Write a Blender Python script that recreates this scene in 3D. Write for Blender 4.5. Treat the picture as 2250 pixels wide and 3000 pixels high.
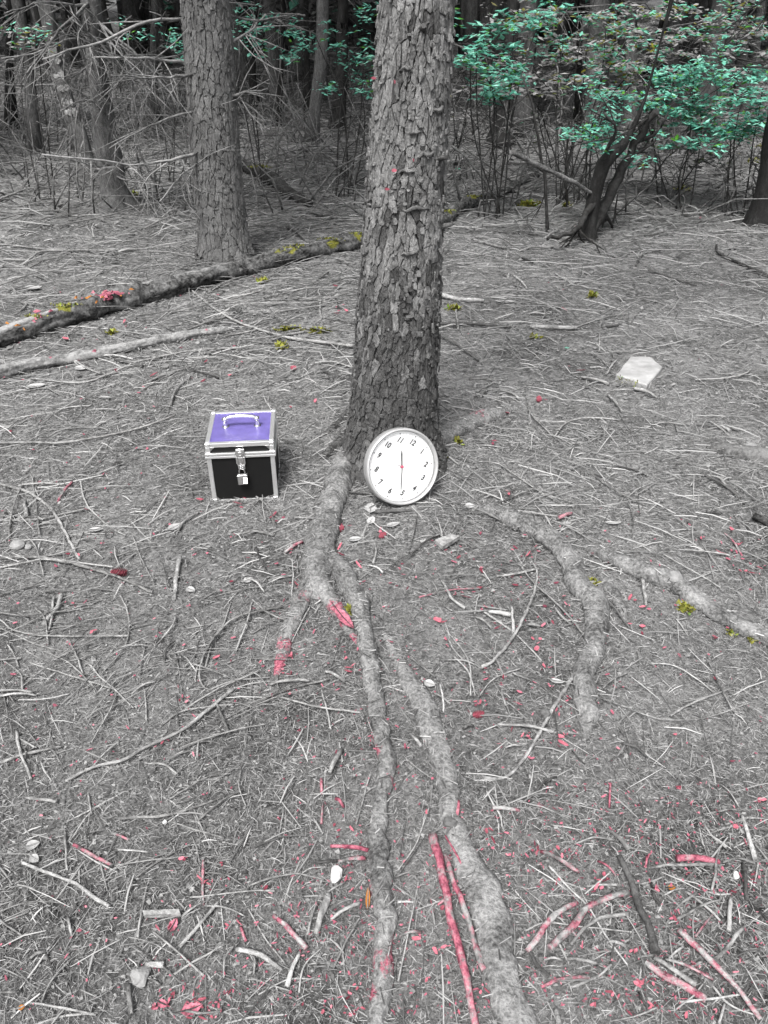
import bpy, math, random
import numpy as np
from mathutils import Vector

random.seed(7)
rng = np.random.default_rng(7)
scene = bpy.context.scene
for ob in list(bpy.data.objects):
    bpy.data.objects.remove(ob)
COL = scene.collection

# ------------------------------------------------------------------ camera, sky, sun, exposure
CAM_H = 1.6
PITCH = math.radians(33.5)
F = 26.0 / 34.6 * 3000.0          # focal length in pixels of the 2250 x 3000 photograph
cam_data = bpy.data.cameras.new("camera")
cam_data.sensor_fit = 'VERTICAL'
cam_data.sensor_height = 34.6
cam_data.lens = 26.0
cam_data.clip_start = 0.05
cam_data.clip_end = 400.0
cam = bpy.data.objects.new("camera", cam_data)
cam.location = (0, 0, CAM_H)
cam.rotation_euler = (math.pi / 2 - PITCH, 0, 0)
COL.objects.link(cam)
scene.camera = cam

SUN_DIR = Vector((-0.18, -0.46, 0.87)).normalized()     # towards the sun: high, behind the camera and to the left
world = bpy.data.worlds.new("World")
scene.world = world
world.use_nodes = True
wn = world.node_tree
sky = wn.nodes.new('ShaderNodeTexSky')
sky.sky_type = 'NISHITA'
sky.sun_disc = False
sky.sun_elevation = math.asin(SUN_DIR.z)
sky.sun_rotation = math.atan2(SUN_DIR.x, SUN_DIR.y)
sky.air_density = 1.0
sky.dust_density = 5.0
sky.ozone_density = 1.0
hs = wn.nodes.new('ShaderNodeHueSaturation')            # overcast: a grey sky
hs.inputs['Saturation'].default_value = 0.12
wn.links.new(sky.outputs[0], hs.inputs['Color'])
wn.links.new(hs.outputs[0], wn.nodes['Background'].inputs['Color'])
wn.nodes['Background'].inputs['Strength'].default_value = 0.09
sun_data = bpy.data.lights.new("sun", 'SUN')
sun_data.energy = 1.5
sun_data.angle = math.radians(17)
sun_data.color = (1.0, 0.985, 0.965)
sun = bpy.data.objects.new("sun", sun_data)
sun.rotation_euler = SUN_DIR.to_track_quat('Z', 'Y').to_euler()
sun.location = (0, 0, 20)
COL.objects.link(sun)
vs = scene.view_settings
vs.view_transform = 'Standard'
vs.look = 'None'
vs.gamma = 1.0
vs.use_curve_mapping = False
vs.exposure = 1.95
scene.cycles.max_bounces = 5
scene.cycles.transparent_max_bounces = 8

# ------------------------------------------------------------------ helpers
LAT = rng.random((256, 256))

def vnoise(x, y):
    x = np.asarray(x, float); y = np.asarray(y, float)
    xi = np.floor(x).astype(int); yi = np.floor(y).astype(int)
    fx = x - xi; fy = y - yi
    fx = fx * fx * (3 - 2 * fx); fy = fy * fy * (3 - 2 * fy)
    a = LAT[xi & 255, yi & 255]; b = LAT[(xi + 1) & 255, yi & 255]
    c = LAT[xi & 255, (yi + 1) & 255]; d = LAT[(xi + 1) & 255, (yi + 1) & 255]
    return (a * (1 - fx) + b * fx) * (1 - fy) + (c * (1 - fx) + d * fx) * fy - 0.5

TREE_X, TREE_Y = 0.04, 2.79

def H(x, y):
    x = np.asarray(x, float); y = np.asarray(y, float)
    h = 0.050 * vnoise(x * 0.9 + 11.3, y * 0.9 + 4.2) + 0.022 * vnoise(x * 2.7 + 3.1, y * 2.7 + 9.7)
    h = h * np.clip((y - 0.2) / 2.0, 0.4, 1.0)
    h = h + 0.010 * vnoise(x * 8 + 1.1, y * 8 + 2.7)
    h = h + 0.12 * vnoise(x * 0.25 + 40, y * 0.25 + 17) * np.clip((y - 4) / 4, 0, 1)
    d2 = (x - TREE_X) ** 2 + (y - TREE_Y - 0.1) ** 2
    h = h + 0.05 * np.exp(-d2 / 0.16)
    h = h + np.clip(y - 13, 0, 26) * 0.075
    return h

CP, SP = math.cos(PITCH), math.sin(PITCH)

def ray(u, v):
    a = (np.asarray(u, float) - 1125.0) / F
    b = (1500.0 - np.asarray(v, float)) / F
    return a, CP + b * SP, -SP + b * CP

def P2(u, v, lift=0.0):
    """pixels of the photograph to points on the ground (arrays)"""
    dx, dy, dz = ray(u, v)
    dz = np.minimum(dz, -0.004)
    h = np.zeros_like(dx)
    for _ in range(12):
        t = (CAM_H - h - lift) / -dz
        t = np.clip(t, 0, 60)
        h = 0.5 * h + 0.5 * H(dx * t, dy * t)
    return dx * t, dy * t, h

def P(u, v, lift=0.0):
    x, y, h = P2(np.array([float(u)]), np.array([float(v)]), lift)
    return Vector((float(x[0]), float(y[0]), float(h[0])))

def at(u, v, y):
    """the point at distance y ahead that stands at a pixel of the photograph"""
    dx, dy, dz = ray(u, v)
    t = y / dy
    return Vector((float(dx * t), y, float(CAM_H + dz * t)))

def depth_of(p):
    return p.y * CP + (CAM_H - p.z) * SP

def px(p, w):
    """width in metres of w photograph pixels at point p"""
    return w * depth_of(p) / F

D = 1.35624                                             # display scale used when measuring
ZK = 1125.0 / 1659.0
ZO = {1: (0, 0), 2: (1125, 0), 3: (0, 600), 4: (1125, 600), 5: (0, 1350), 6: (1125, 1350), 7: (0, 2150), 8: (1125, 2150)}

def zp(r, x, y):
    if r == 0:
        return x * D, y * D
    ox, oy = ZO[r]
    return ox + x * ZK, oy + y * ZK

def mesh_np(name, V, Fc, mat=None, smooth=False, attrs=None):
    """V (n,3), Fc (m,k) with one k; or a list of face lists"""
    me = bpy.data.meshes.new(name)
    V = np.asarray(V, np.float32)
    if isinstance(Fc, np.ndarray):
        m, k = Fc.shape
        me.vertices.add(len(V)); me.vertices.foreach_set('co', V.ravel())
        me.loops.add(m * k); me.loops.foreach_set('vertex_index', Fc.astype(np.int32).ravel())
        me.polygons.add(m)
        me.polygons.foreach_set('loop_start', np.arange(0, m * k, k, dtype=np.int32))
        me.polygons.foreach_set('loop_total', np.full(m, k, np.int32))
        me.update(calc_edges=True)
    else:
        me.from_pydata([tuple(v) for v in V.tolist()], [], Fc)
    if smooth:
        fl = np.ones(len(me.polygons), bool)
        if not isinstance(Fc, np.ndarray):
            fl = np.array([len(f) <= 4 for f in Fc])        # broken ends keep a crisp edge
        me.polygons.foreach_set('use_smooth', fl)
    if attrs:
        for k, a in attrs.items():
            at_ = me.attributes.new(k, 'FLOAT', 'POINT')
            at_.data.foreach_set('value', np.asarray(a, np.float32))
    if mat:
        me.materials.append(mat)
    me.validate()
    me.update()
    return me

def obj(name, me, parent=None, loc=None):
    o = bpy.data.objects.new(name, me)
    COL.objects.link(o)
    if parent is not None:
        o.parent = parent
    if loc is not None:
        o.location = loc
    return o

def tag(o, label=None, cat=None, group=None, kind=None):
    if label: o['label'] = label
    if cat: o['category'] = cat
    if group: o['group'] = group
    if kind: o['kind'] = kind
    return o

def empty(name, loc, label, cat, group=None, rz=0.0):
    o = bpy.data.objects.new(name, None)
    o.empty_display_size = 0.1
    o.location = loc
    o.rotation_euler = (0, 0, rz)
    COL.objects.link(o)
    return tag(o, label, cat, group)

def catmull(pts, rad, step):
    """resample a polyline (with radii) smoothly"""
    pts = [np.array(p, float) for p in pts]
    if len(pts) == 2:
        pts = [pts[0], (pts[0] + pts[1]) / 2, pts[1]]
        rad = [rad[0], (rad[0] + rad[1]) / 2, rad[1]]
    ex = [2 * pts[0] - pts[1]] + pts + [2 * pts[-1] - pts[-2]]
    out, orad = [], []
    for i in range(len(pts) - 1):
        p0, p1, p2, p3 = ex[i:i + 4]
        n = max(1, int(np.linalg.norm(p2 - p1) / step))
        for k in range(n):
            t = k / n
            out.append(0.5 * ((2 * p1) + (p2 - p0) * t + (2 * p0 - 5 * p1 + 4 * p2 - p3) * t * t + (3 * p1 - p0 - 3 * p2 + p3) * t ** 3))
            orad.append(rad[i] * (1 - t) + rad[i + 1] * t)
    out.append(pts[-1]); orad.append(rad[-1])
    return np.array(out), np.array(orad)

def tube(pts, rad, sides=7, rough=0.12, lump=0.0, flat=1.0, cap=True, rs=None, detail=0.0):
    """tapered tube with uneven skin; returns V, faces(list)"""
    rs = rs or random
    pts = np.asarray(pts, float); rad = np.asarray(rad, float)
    n = len(pts)
    T = np.gradient(pts, axis=0)
    T /= np.maximum(np.linalg.norm(T, axis=1, keepdims=True), 1e-9)
    ref = np.array([0, 0, 1.0]) if abs(T[:, 2]).mean() < 0.75 else np.array([0, 1.0, 0.0])
    side = np.cross(T, ref); side /= np.maximum(np.linalg.norm(side, axis=1, keepdims=True), 1e-9)
    up = np.cross(side, T)
    ang = np.arange(sides) / sides * 2 * math.pi
    q1, q2 = rs.random() * 50, rs.random() * 50
    s = np.arange(n) * 0.35
    A, S = np.meshgrid(ang, s)
    rr = rad[:, None] * (1 + rough * 2 * vnoise(np.cos(A) * 1.1 + q1 + S * 0.9, np.sin(A) * 1.1 + q2 + S * 0.7)
                         + lump * 2 * vnoise(S * 0.9 + q2, S * 0 + q1))
    if detail:
        L = np.concatenate([[0], np.cumsum(np.linalg.norm(np.diff(pts, axis=0), axis=1))])[:, None] / max(rad.mean(), 1e-4)
        rr = rr + rad[:, None] * detail * (vnoise(np.cos(A) * 3.2 + q2 + L * .22, np.sin(A) * 3.2 + q1 + L * .16)
             + .7 * vnoise(np.cos(A) * 6.5 + q1 + L * .5, np.sin(A) * 6.5 + q2 - L * .4)
             + .6 * vnoise(np.cos(A) * 5 + q1 + L * 2.0, np.sin(A) * 5 + q2 + L * 1.7))
    V = pts[:, None, :] + rr[..., None] * (np.cos(A)[..., None] * side[:, None, :] + flat * np.sin(A)[..., None] * up[:, None, :])
    V = V.reshape(-1, 3)
    faces = []
    for i in range(n - 1):
        for k in range(sides):
            k2 = (k + 1) % sides
            faces.append((i * sides + k, i * sides + k2, (i + 1) * sides + k2, (i + 1) * sides + k))
    if cap:
        faces.append(tuple(range(sides - 1, -1, -1)))
        faces.append(tuple(range((n - 1) * sides, n * sides)))
    return V, faces

class MB:
    def __init__(s):
        s.V = []; s.F = []; s.n = 0
    def add(s, V, faces):
        V = np.asarray(V, float)
        s.V.append(V)
        s.F += [tuple(i + s.n for i in f) for f in faces]
        s.n += len(V)
    def box(s, x0, x1, y0, y1, z0, z1, M=None):
        V = np.array([(x, y, z) for z in (z0, z1) for y in (y0, y1) for x in (x0, x1)], float)
        s.add(V, [(0, 2, 3, 1), (4, 5, 7, 6), (0, 1, 5, 4), (2, 6, 7, 3), (0, 4, 6, 2), (1, 3, 7, 5)])
    def mesh(s, name, mat, smooth=False):
        return mesh_np(name, np.concatenate(s.V), s.F, mat, smooth)

# ------------------------------------------------------------------ materials
def new_mat(name):
    m = bpy.data.materials.new(name)
    m.use_nodes = True
    nt = m.node_tree
    b = nt.nodes['Principled BSDF']
    b.inputs['Specular IOR Level'].default_value = 0.25
    return m, nt, b

def ramp(nt, stops, fac):
    r = nt.nodes.new('ShaderNodeValToRGB')
    els = r.color_ramp.elements
    while len(els) < len(stops):
        els.new(0.5)
    for e, (p, c) in zip(els, stops):
        e.position = p
        if not isinstance(c, float) and max(c) - min(c) < 0.2 * max(c):      # neutral greys
            g_ = sum(c) / 3; c = tuple(g_ + .25 * (q - g_) for q in c)
        e.color = (c, c, c, 1) if isinstance(c, float) else (*c, 1)
    nt.links.new(fac, r.inputs[0])
    return r.outputs[0]

def noise(nt, vec, scale, detail=4, rough=0.6, dist=0.0):
    n = nt.nodes.new('ShaderNodeTexNoise')
    n.inputs['Scale'].default_value = scale
    n.inputs['Detail'].default_value = detail
    n.inputs['Roughness'].default_value = rough
    n.inputs['Distortion'].default_value = dist
    if vec: nt.links.new(vec, n.inputs['Vector'])
    return n.outputs['Fac']

def mixc(nt, fac, a, b, mode='MIX'):
    m = nt.nodes.new('ShaderNodeMix')
    m.data_type = 'RGBA'; m.blend_type = mode
    for s, x in ((0, fac), (6, a), (7, b)):
        if isinstance(x, (int, float)): m.inputs[s].default_value = x
        elif isinstance(x, tuple): m.inputs[s].default_value = (*x, 1)
        else: nt.links.new(x, m.inputs[s])
    return m.outputs[2]

def mathn(nt, op, a, b=0.0):
    m = nt.nodes.new('ShaderNodeMath'); m.operation = op
    for i, x in enumerate((a, b)):
        if isinstance(x, (int, float)): m.inputs[i].default_value = x
        else: nt.links.new(x, m.inputs[i])
    return m.outputs[0]

def bump(nt, b, h, strength, dist):
    n = nt.nodes.new('ShaderNodeBump')
    n.inputs['Strength'].default_value = strength
    n.inputs['Distance'].default_value = dist
    nt.links.new(h, n.inputs['Height'])
    nt.links.new(n.outputs[0], b.inputs['Normal'])

def coords(nt, kind='Object', scale=None):
    c = nt.nodes.new('ShaderNodeTexCoord').outputs[kind]
    if scale:
        mp = nt.nodes.new('ShaderNodeMapping')
        mp.inputs['Scale'].default_value = scale
        nt.links.new(c, mp.inputs['Vector'])
        c = mp.outputs[0]
    return c

def island(nt):
    return nt.nodes.new('ShaderNodeNewGeometry').outputs['Random Per Island']

def attr(nt, name):
    a = nt.nodes.new('ShaderNodeAttribute'); a.attribute_name = name
    return a.outputs['Fac']

PINK_LO, PINK, PINK_HI = (0.085, 0.016, 0.028), (0.25, 0.07, 0.10), (0.38, 0.16, 0.19)
OLIVE, OLIVE_HI = (0.07, 0.068, 0.01), (0.20, 0.20, 0.035)

def mat_wood(name, lo, hi, rough=0.85, pink=None, scale=60.0, stain=False, moss=False):
    m, nt, b = new_mat(name)
    g = coords(nt, 'Object')
    oi = nt.nodes.new('ShaderNodeObjectInfo').outputs['Random']
    n1 = noise(nt, g, scale, 5, 0.65)
    n2 = noise(nt, g, scale * 0.13, 3, 0.6)
    f = mathn(nt, 'ADD', mathn(nt, 'MULTIPLY', n1, 0.65), mathn(nt, 'MULTIPLY', n2, 0.5))
    f = mathn(nt, 'ADD', f, mathn(nt, 'MULTIPLY', mathn(nt, 'SUBTRACT', oi, 0.5), 0.05 if name == 'root_bark' else 0.16))
    w_ = 1.12 if name == 'root_bark' else 1.0
    c = ramp(nt, [(0.57 - .14 * w_, lo), (0.57, tuple((l + h) / 2.1 for l, h in zip(lo, hi))), (0.57 + .13 * w_, hi)], f)
    if pink is not None:
        k = ramp(nt, [(pink, 0.0), (pink + 0.12, 1.0)], noise(nt, g, 24.0, 7, 0.75))
        c = mixc(nt, k, c, ramp(nt, [(0.35, PINK_LO), (0.5, PINK), (0.7, PINK_HI)], n1))
    if stain:
        nz = noise(nt, g, 62.0, 7, 0.75)
        k = ramp(nt, [(0.67, 0.0), (0.77, 1.0)], mathn(nt, 'ADD', mathn(nt, 'MULTIPLY', attr(nt, 'stain'), 0.46), mathn(nt, 'MULTIPLY', nz, 0.85)))
        c = mixc(nt, k, c, ramp(nt, [(0.33, PINK_LO), (0.5, PINK), (0.68, PINK_HI)], n1))
    if moss:
        nz = noise(nt, g, 18.0, 4, 0.7)
        k = ramp(nt, [(0.60, 0.0), (0.68, 1.0)], mathn(nt, 'ADD', mathn(nt, 'MULTIPLY', attr(nt, 'moss'), 0.62), mathn(nt, 'MULTIPLY', nz, 0.5)))
        c = mixc(nt, k, c, ramp(nt, [(0.35, OLIVE), (0.7, OLIVE_HI)], noise(nt, g, 150.0, 3)))
    nt.links.new(c, b.inputs['Base Color'])
    b.inputs['Roughness'].default_value = rough
    bump(nt, b, n1, 1.0, 0.008)
    return m

M_STICK = mat_wood("grey_dry_wood", (0.06, 0.058, 0.055), (0.27, 0.263, 0.252))
M_PALE = mat_wood("pale_dry_wood", (0.09, 0.087, 0.084), (0.34, 0.333, 0.323))
M_DARK = mat_wood("dark_damp_wood", (0.012, 0.011, 0.01), (0.085, 0.082, 0.08))
M_PINKY = mat_wood("pink_patched_wood", (0.06, 0.058, 0.056), (0.26, 0.254, 0.246), pink=0.46)
M_PINK = mat_wood("pink_bark_wood", (0.06, 0.058, 0.056), (0.24, 0.235, 0.228), pink=0.37)
M_ROOT = mat_wood("root_bark", (0.028, 0.0275, 0.027), (0.245, 0.241, 0.237), stain=True, scale=110.0)
M_LOG = mat_wood("mossy_log_bark", (0.008, 0.0075, 0.007), (0.17, 0.167, 0.163), stain=True, moss=True, scale=40.0)
M_POLE = mat_wood("pale_pole_wood", (0.035, 0.034, 0.033), (0.235, 0.23, 0.225), stain=True, moss=True, scale=48.0)
M_BRANCH = mat_wood("dead_branch_bark", (0.07, 0.068, 0.065), (0.27, 0.262, 0.255), scale=30.0)
M_DBRANCH = mat_wood("dark_branch_bark", (0.01, 0.009, 0.008), (0.05, 0.048, 0.046), scale=30.0)
M_ROOTD = mat_wood("dark_root_bark", (0.015, 0.014, 0.013), (0.13, 0.127, 0.124), scale=80.0)

def mat_bark(name, lo, mid, hi, sc=1.0):
    m, nt, b = new_mat(name)
    g = coords(nt, 'Object', (1, 1, 0.42))
    g2 = coords(nt, 'Object')
    oi = nt.nodes.new('ShaderNodeObjectInfo').outputs['Random']
    n1 = noise(nt, g, 75 * sc, 6, 0.72, 0.3)
    n2 = noise(nt, g, 17 * sc, 4, 0.6)
    n3 = noise(nt, g2, 170 * sc, 3, 0.6)
    f = mathn(nt, 'ADD', mathn(nt, 'MULTIPLY', n1, 0.5), mathn(nt, 'MULTIPLY', n2, 0.3))
    f = mathn(nt, 'ADD', f, mathn(nt, 'MULTIPLY', n3, 0.25))
    f = mathn(nt, 'ADD', f, mathn(nt, 'MULTIPLY', mathn(nt, 'SUBTRACT', oi, 0.5), 0.10))
    c = ramp(nt, [(0.34, lo), (0.5, mid), (0.72, hi)], f)
    nt.links.new(c, b.inputs['Base Color'])
    b.inputs['Roughness'].default_value = 0.9
    bump(nt, b, f, 1.0, 0.012)
    return m

M_CREVICE = mat_bark("bark_crevice", (0.012, 0.011, 0.011), (0.045, 0.043, 0.041), (0.12, 0.117, 0.114))
M_PLATE = mat_bark("bark_plate_grey", (0.032, 0.031, 0.03), (0.108, 0.105, 0.102), (0.25, 0.244, 0.238))
M_PLATE_DARK = mat_bark("dark_bark_plate", (0.013, 0.0125, 0.012), (0.05, 0.0485, 0.047), (0.125, 0.122, 0.12))  # darker bark tone for plates and flakes low on the main trunk
M_CREVICE2 = mat_bark("bark_crevice_rear", (0.012, 0.011, 0.011), (0.045, 0.043, 0.041), (0.12, 0.117, 0.114))
M_PLATE2 = mat_bark("bark_plate_rear", (0.035, 0.033, 0.032), (0.105, 0.102, 0.099), (0.21, 0.205, 0.2))
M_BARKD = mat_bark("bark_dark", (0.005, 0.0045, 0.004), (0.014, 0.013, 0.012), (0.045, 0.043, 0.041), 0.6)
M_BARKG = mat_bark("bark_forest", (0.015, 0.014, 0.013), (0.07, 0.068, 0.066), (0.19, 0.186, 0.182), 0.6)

def mat_island(name, stops, rough=0.8, trans=0.0):
    m, nt, b = new_mat(name)
    c = ramp(nt, stops, island(nt))
    nt.links.new(c, b.inputs['Base Color'])
    b.inputs['Roughness'].default_value = rough
    if trans > 0:
        t = nt.nodes.new('ShaderNodeBsdfTranslucent')
        nt.links.new(c, t.inputs['Color'])
        mx = nt.nodes.new('ShaderNodeMixShader')
        mx.inputs[0].default_value = trans
        nt.links.new(b.outputs[0], mx.inputs[1]); nt.links.new(t.outputs[0], mx.inputs[2])
        nt.links.new(mx.outputs[0], nt.nodes['Material Output'].inputs['Surface'])
    return m

M_NEEDLE = mat_island("needle_litter", [(0.0, (0.025, 0.0245, 0.024)), (0.3, (0.10, 0.098, 0.096)), (0.72, (0.20, 0.196, 0.192)), (0.95, (0.28, 0.275, 0.27)), (1.0, (0.38, 0.37, 0.36))])
M_CRUMB = mat_island("bark_crumb", [(0.0, (0.03, 0.029, 0.028)), (0.6, (0.11, 0.108, 0.105)), (1.0, (0.21, 0.206, 0.2))])
M_TWIGS = mat_island("twig_litter", [(0.0, (0.03, 0.029, 0.028)), (0.35, (0.09, 0.088, 0.085)), (0.75, (0.19, 0.186, 0.18)), (1.0, (0.32, 0.31, 0.30))])
M_TEAL = mat_island("teal_leaves", [(0.0, (0.15, 0.145, 0.142)), (0.12, (0.24, 0.23, 0.225)), (0.15, (0.04, 0.18, 0.13)), (0.38, (0.11, 0.36, 0.27)), (0.72, (0.19, 0.52, 0.40)), (0.90, (0.30, 0.64, 0.51)), (0.93, (0.05, 0.22, 0.02)), (1.0, (0.11, 0.30, 0.035))], 0.6, 0.3)
M_MIXLEAF = mat_island("mixed_leaves", [(0.0, (0.14, 0.125, 0.122)), (0.40, (0.33, 0.31, 0.305)), (0.52, (0.40, 0.38, 0.375)), (0.55, (0.12, 0.115, 0.012)), (0.66, (0.17, 0.16, 0.02)), (0.68, (0.09, 0.32, 0.23)), (0.92, (0.19, 0.50, 0.38)), (0.95, (0.05, 0.24, 0.02)), (1.0, (0.08, 0.27, 0.03))], 0.6, 0.3)
M_GREYLEAF = mat_island("grey_leaves", [(0.0, (0.10, 0.092, 0.09)), (0.6, (0.27, 0.255, 0.252)), (0.9, (0.42, 0.40, 0.395)), (0.94, (0.13, 0.125, 0.015)), (1.0, (0.12, 0.3, 0.22))], 0.6, 0.3)
M_FARLEAF = mat_island("far_undergrowth", [(0.0, (0.03, 0.03, 0.029)), (0.55, (0.10, 0.098, 0.095)), (0.85, (0.19, 0.186, 0.18)), (0.93, (0.05, 0.16, 0.115)), (1.0, (0.12, 0.34, 0.25))], 0.8, 0.2)
M_CANOPY = mat_island("canopy_foliage", [(0.0, (0.03, 0.05, 0.035)), (1.0, (0.07, 0.10, 0.07))], 0.8, 0.15)
M_MOSS = mat_island("moss", [(0.0, (0.05, 0.048, 0.006)), (0.5, (0.12, 0.118, 0.016)), (0.9, (0.22, 0.22, 0.04)), (1.0, (0.05, 0.17, 0.025))])
M_PINKLEAF = mat_island("pink_leaf_scrap", [(0.0, PINK_LO), (0.4, PINK), (0.8, (0.30, 0.09, 0.125)), (1.0, PINK_HI)], 0.7, 0.1)
M_ORANGE = mat_island("orange_rot", [(0.0, (0.15, 0.05, 0.01)), (1.0, (0.34, 0.14, 0.03))])

def mat_plain(name, col, rough=0.5, metal=0.0, var=0.06, scale=60.0, bmp=0.0):
    m, nt, b = new_mat(name)
    n = noise(nt, coords(nt), scale, 4)
    lo = tuple(max(0, c * (1 - var * 2)) for c in col); hi = tuple(min(1, c * (1 + var * 2)) for c in col)
    nt.links.new(ramp(nt, [(0.3, lo), (0.7, hi)], n), b.inputs['Base Color'])
    b.inputs['Roughness'].default_value = rough
    b.inputs['Metallic'].default_value = metal
    b.inputs['Specular IOR Level'].default_value = 0.5
    if bmp: bump(nt, b, n, bmp, 0.003)
    return m

# ground
def mat_ground():
    m, nt, b = new_mat("forest_soil")
    g = coords(nt, 'Object')
    a = mathn(nt, 'ADD', mathn(nt, 'MULTIPLY', noise(nt, g, 130, 5, 0.75), .55), mathn(nt, 'MULTIPLY', noise(nt, g, 420, 3, 0.8), .45))
    c1 = noise(nt, g, 38, 5, 0.7, 0.6)
    big = noise(nt, g, 1.6, 3, 0.6)
    f = mathn(nt, 'ADD', mathn(nt, 'MULTIPLY', a, 0.55), mathn(nt, 'MULTIPLY', c1, 0.45))
    f = mathn(nt, 'ADD', f, mathn(nt, 'MULTIPLY', mathn(nt, 'SUBTRACT', big, 0.5), 0.40))
    c = ramp(nt, [(0.37, (0.025, 0.0245, 0.024)), (0.47, (0.12, 0.117, 0.115)), (0.56, (0.23, 0.225, 0.22)), (0.66, (0.38, 0.374, 0.368))], f)
    nt.links.new(c, b.inputs['Base Color'])
    b.inputs['Roughness'].default_value = 0.95
    bump(nt, b, f, 1.0, 0.035)
    return m
M_GROUND = mat_ground()
# ------------------------------------------------------------------ ground
def build_ground():
    tx = np.linspace(-1, 1, 361); ty = np.linspace(0, 1, 421)
    xs = 2.2 * np.sinh(tx * 4.0) / np.sinh(1.0) * 0.62
    ys = -6 + 6.3 * (ty[:60] / ty[59])
    y2 = 0.3 + 3.0 * np.sinh(np.linspace(0, 1, 361) * 4.0) / np.sinh(1.0) * 0.85
    ys = np.concatenate([ys[:-1], y2])
    X, Y = np.meshgrid(xs, ys)
    Z = H(X, Y) + 0.006 * vnoise(X * 22, Y * 22) * (np.abs(X) < 5)
    V = np.stack([X, Y, Z], -1).reshape(-1, 3)
    nx, ny = len(xs), len(ys)
    i = (np.arange(ny - 1)[:, None] * nx + np.arange(nx - 1)[None, :]).ravel()
    Fq = np.stack([i, i + 1, i + nx + 1, i + nx], -1)
    o = obj("ground", mesh_np("ground", V, Fq, M_GROUND, True))
    tag(o, "brown grey forest floor of soil and rotted needles", None, None, "structure")
build_ground()

# ------------------------------------------------------------------ litter: needles and small twigs (uncountable)
def litter(name, label, zones, mat):
    Vs, Fs, base = [], [], 0
    for (y0, y1, k, off, n, l0, l1, w0, w1, zmax) in zones:
        y = y0 + (y1 - y0) * rng.random(n) ** 0.8
        x = (rng.random(n) * 2 - 1) * (k * y + off)
        keep = ((x - TREE_X) ** 2 + (y - TREE_Y) ** 2) > 0.19 ** 2
        patch = vnoise(x * 1.1 + 70, y * 1.1 + 31) + 0.5
        keep &= rng.random(n) < np.clip(0.35 + patch * 1.2, 0.3, 1.0)
        x, y = x[keep], y[keep]; n = len(x)
        a = rng.random(n) * 2 * math.pi
        L = l0 + (l1 - l0) * rng.random(n) ** 1.6
        w = w0 + (w1 - w0) * rng.random(n) ** 2
        dx, dy = np.cos(a) * L / 2, np.sin(a) * L / 2
        ends = []
        for s in (-1, 1):
            ex, ey = x + s * dx, y + s * dy
            ez = H(ex, ey) + zmax * rng.random(n) ** 1.5 + 0.001
            ends.append((ex, ey, ez))
        bend = (rng.random(n) - 0.5) * L * 0.10
        px_, py_ = -np.sin(a), np.cos(a)
        mid = (x + px_ * bend, y + py_ * bend, (ends[0][2] + ends[1][2]) / 2 + w * 0.4 + zmax * 0.25 * rng.random(n))
        st = [ends[0], mid, ends[1]]
        vv = np.zeros((n, 9, 3))
        for i, (ex, ey, ez) in enumerate(st):
            ww = w * (0.9 if i == 1 else 0.55)
            vv[:, i * 3 + 0] = np.stack([ex + px_ * ww / 2, ey + py_ * ww / 2, ez], -1)
            vv[:, i * 3 + 1] = np.stack([ex, ey, ez + ww * 0.75], -1)
            vv[:, i * 3 + 2] = np.stack([ex - px_ * ww / 2, ey - py_ * ww / 2, ez], -1)
        q = np.array([(0, 3, 4, 1), (1, 4, 5, 2), (3, 6, 7, 4), (4, 7, 8, 5)])
        ff = (base + np.arange(n)[:, None, None] * 9 + q[None]).reshape(-1, 4)
        Vs.append(vv.reshape(-1, 3)); Fs.append(ff); base += n * 9
    o = obj(name, mesh_np(name, np.concatenate(Vs), np.concatenate(Fs), mat))
    return tag(o, label, None, None, "stuff")

litter("needle_litter", "carpet of fallen grey conifer needles over the ground", [
    (0.35, 2.0, 0.62, 0.55, 95000, 0.007, 0.034, 0.0007, 0.0019, 0.011),
    (1.9, 3.6, 0.62, 0.55, 92000, 0.008, 0.040, 0.0009, 0.0024, 0.011),
    (3.4, 6.5, 0.62, 0.55, 70000, 0.012, 0.055, 0.0014, 0.0034, 0.010),
    (6.0, 12.0, 0.62, 0.8, 40000, 0.03, 0.10, 0.003, 0.007, 0.016)], M_NEEDLE)
litter("twig_litter", "loose mat of small dry twigs and bark crumbs", [
    (0.35, 2.2, 0.62, 0.55, 2200, 0.03, 0.15, 0.0022, 0.005, 0.016),
    (2.0, 4.0, 0.62, 0.55, 3600, 0.05, 0.22, 0.003, 0.006, 0.02),
    (3.8, 7.0, 0.62, 0.55, 3600, 0.08, 0.42, 0.003, 0.007, 0.03),
    (6.5, 13.0, 0.62, 0.8, 3600, 0.15, 0.80, 0.005, 0.013, 0.06),
    (12.0, 20.0, 0.62, 0.8, 4000, 0.30, 1.2, 0.012, 0.03, 0.12)], M_TWIGS)

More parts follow.
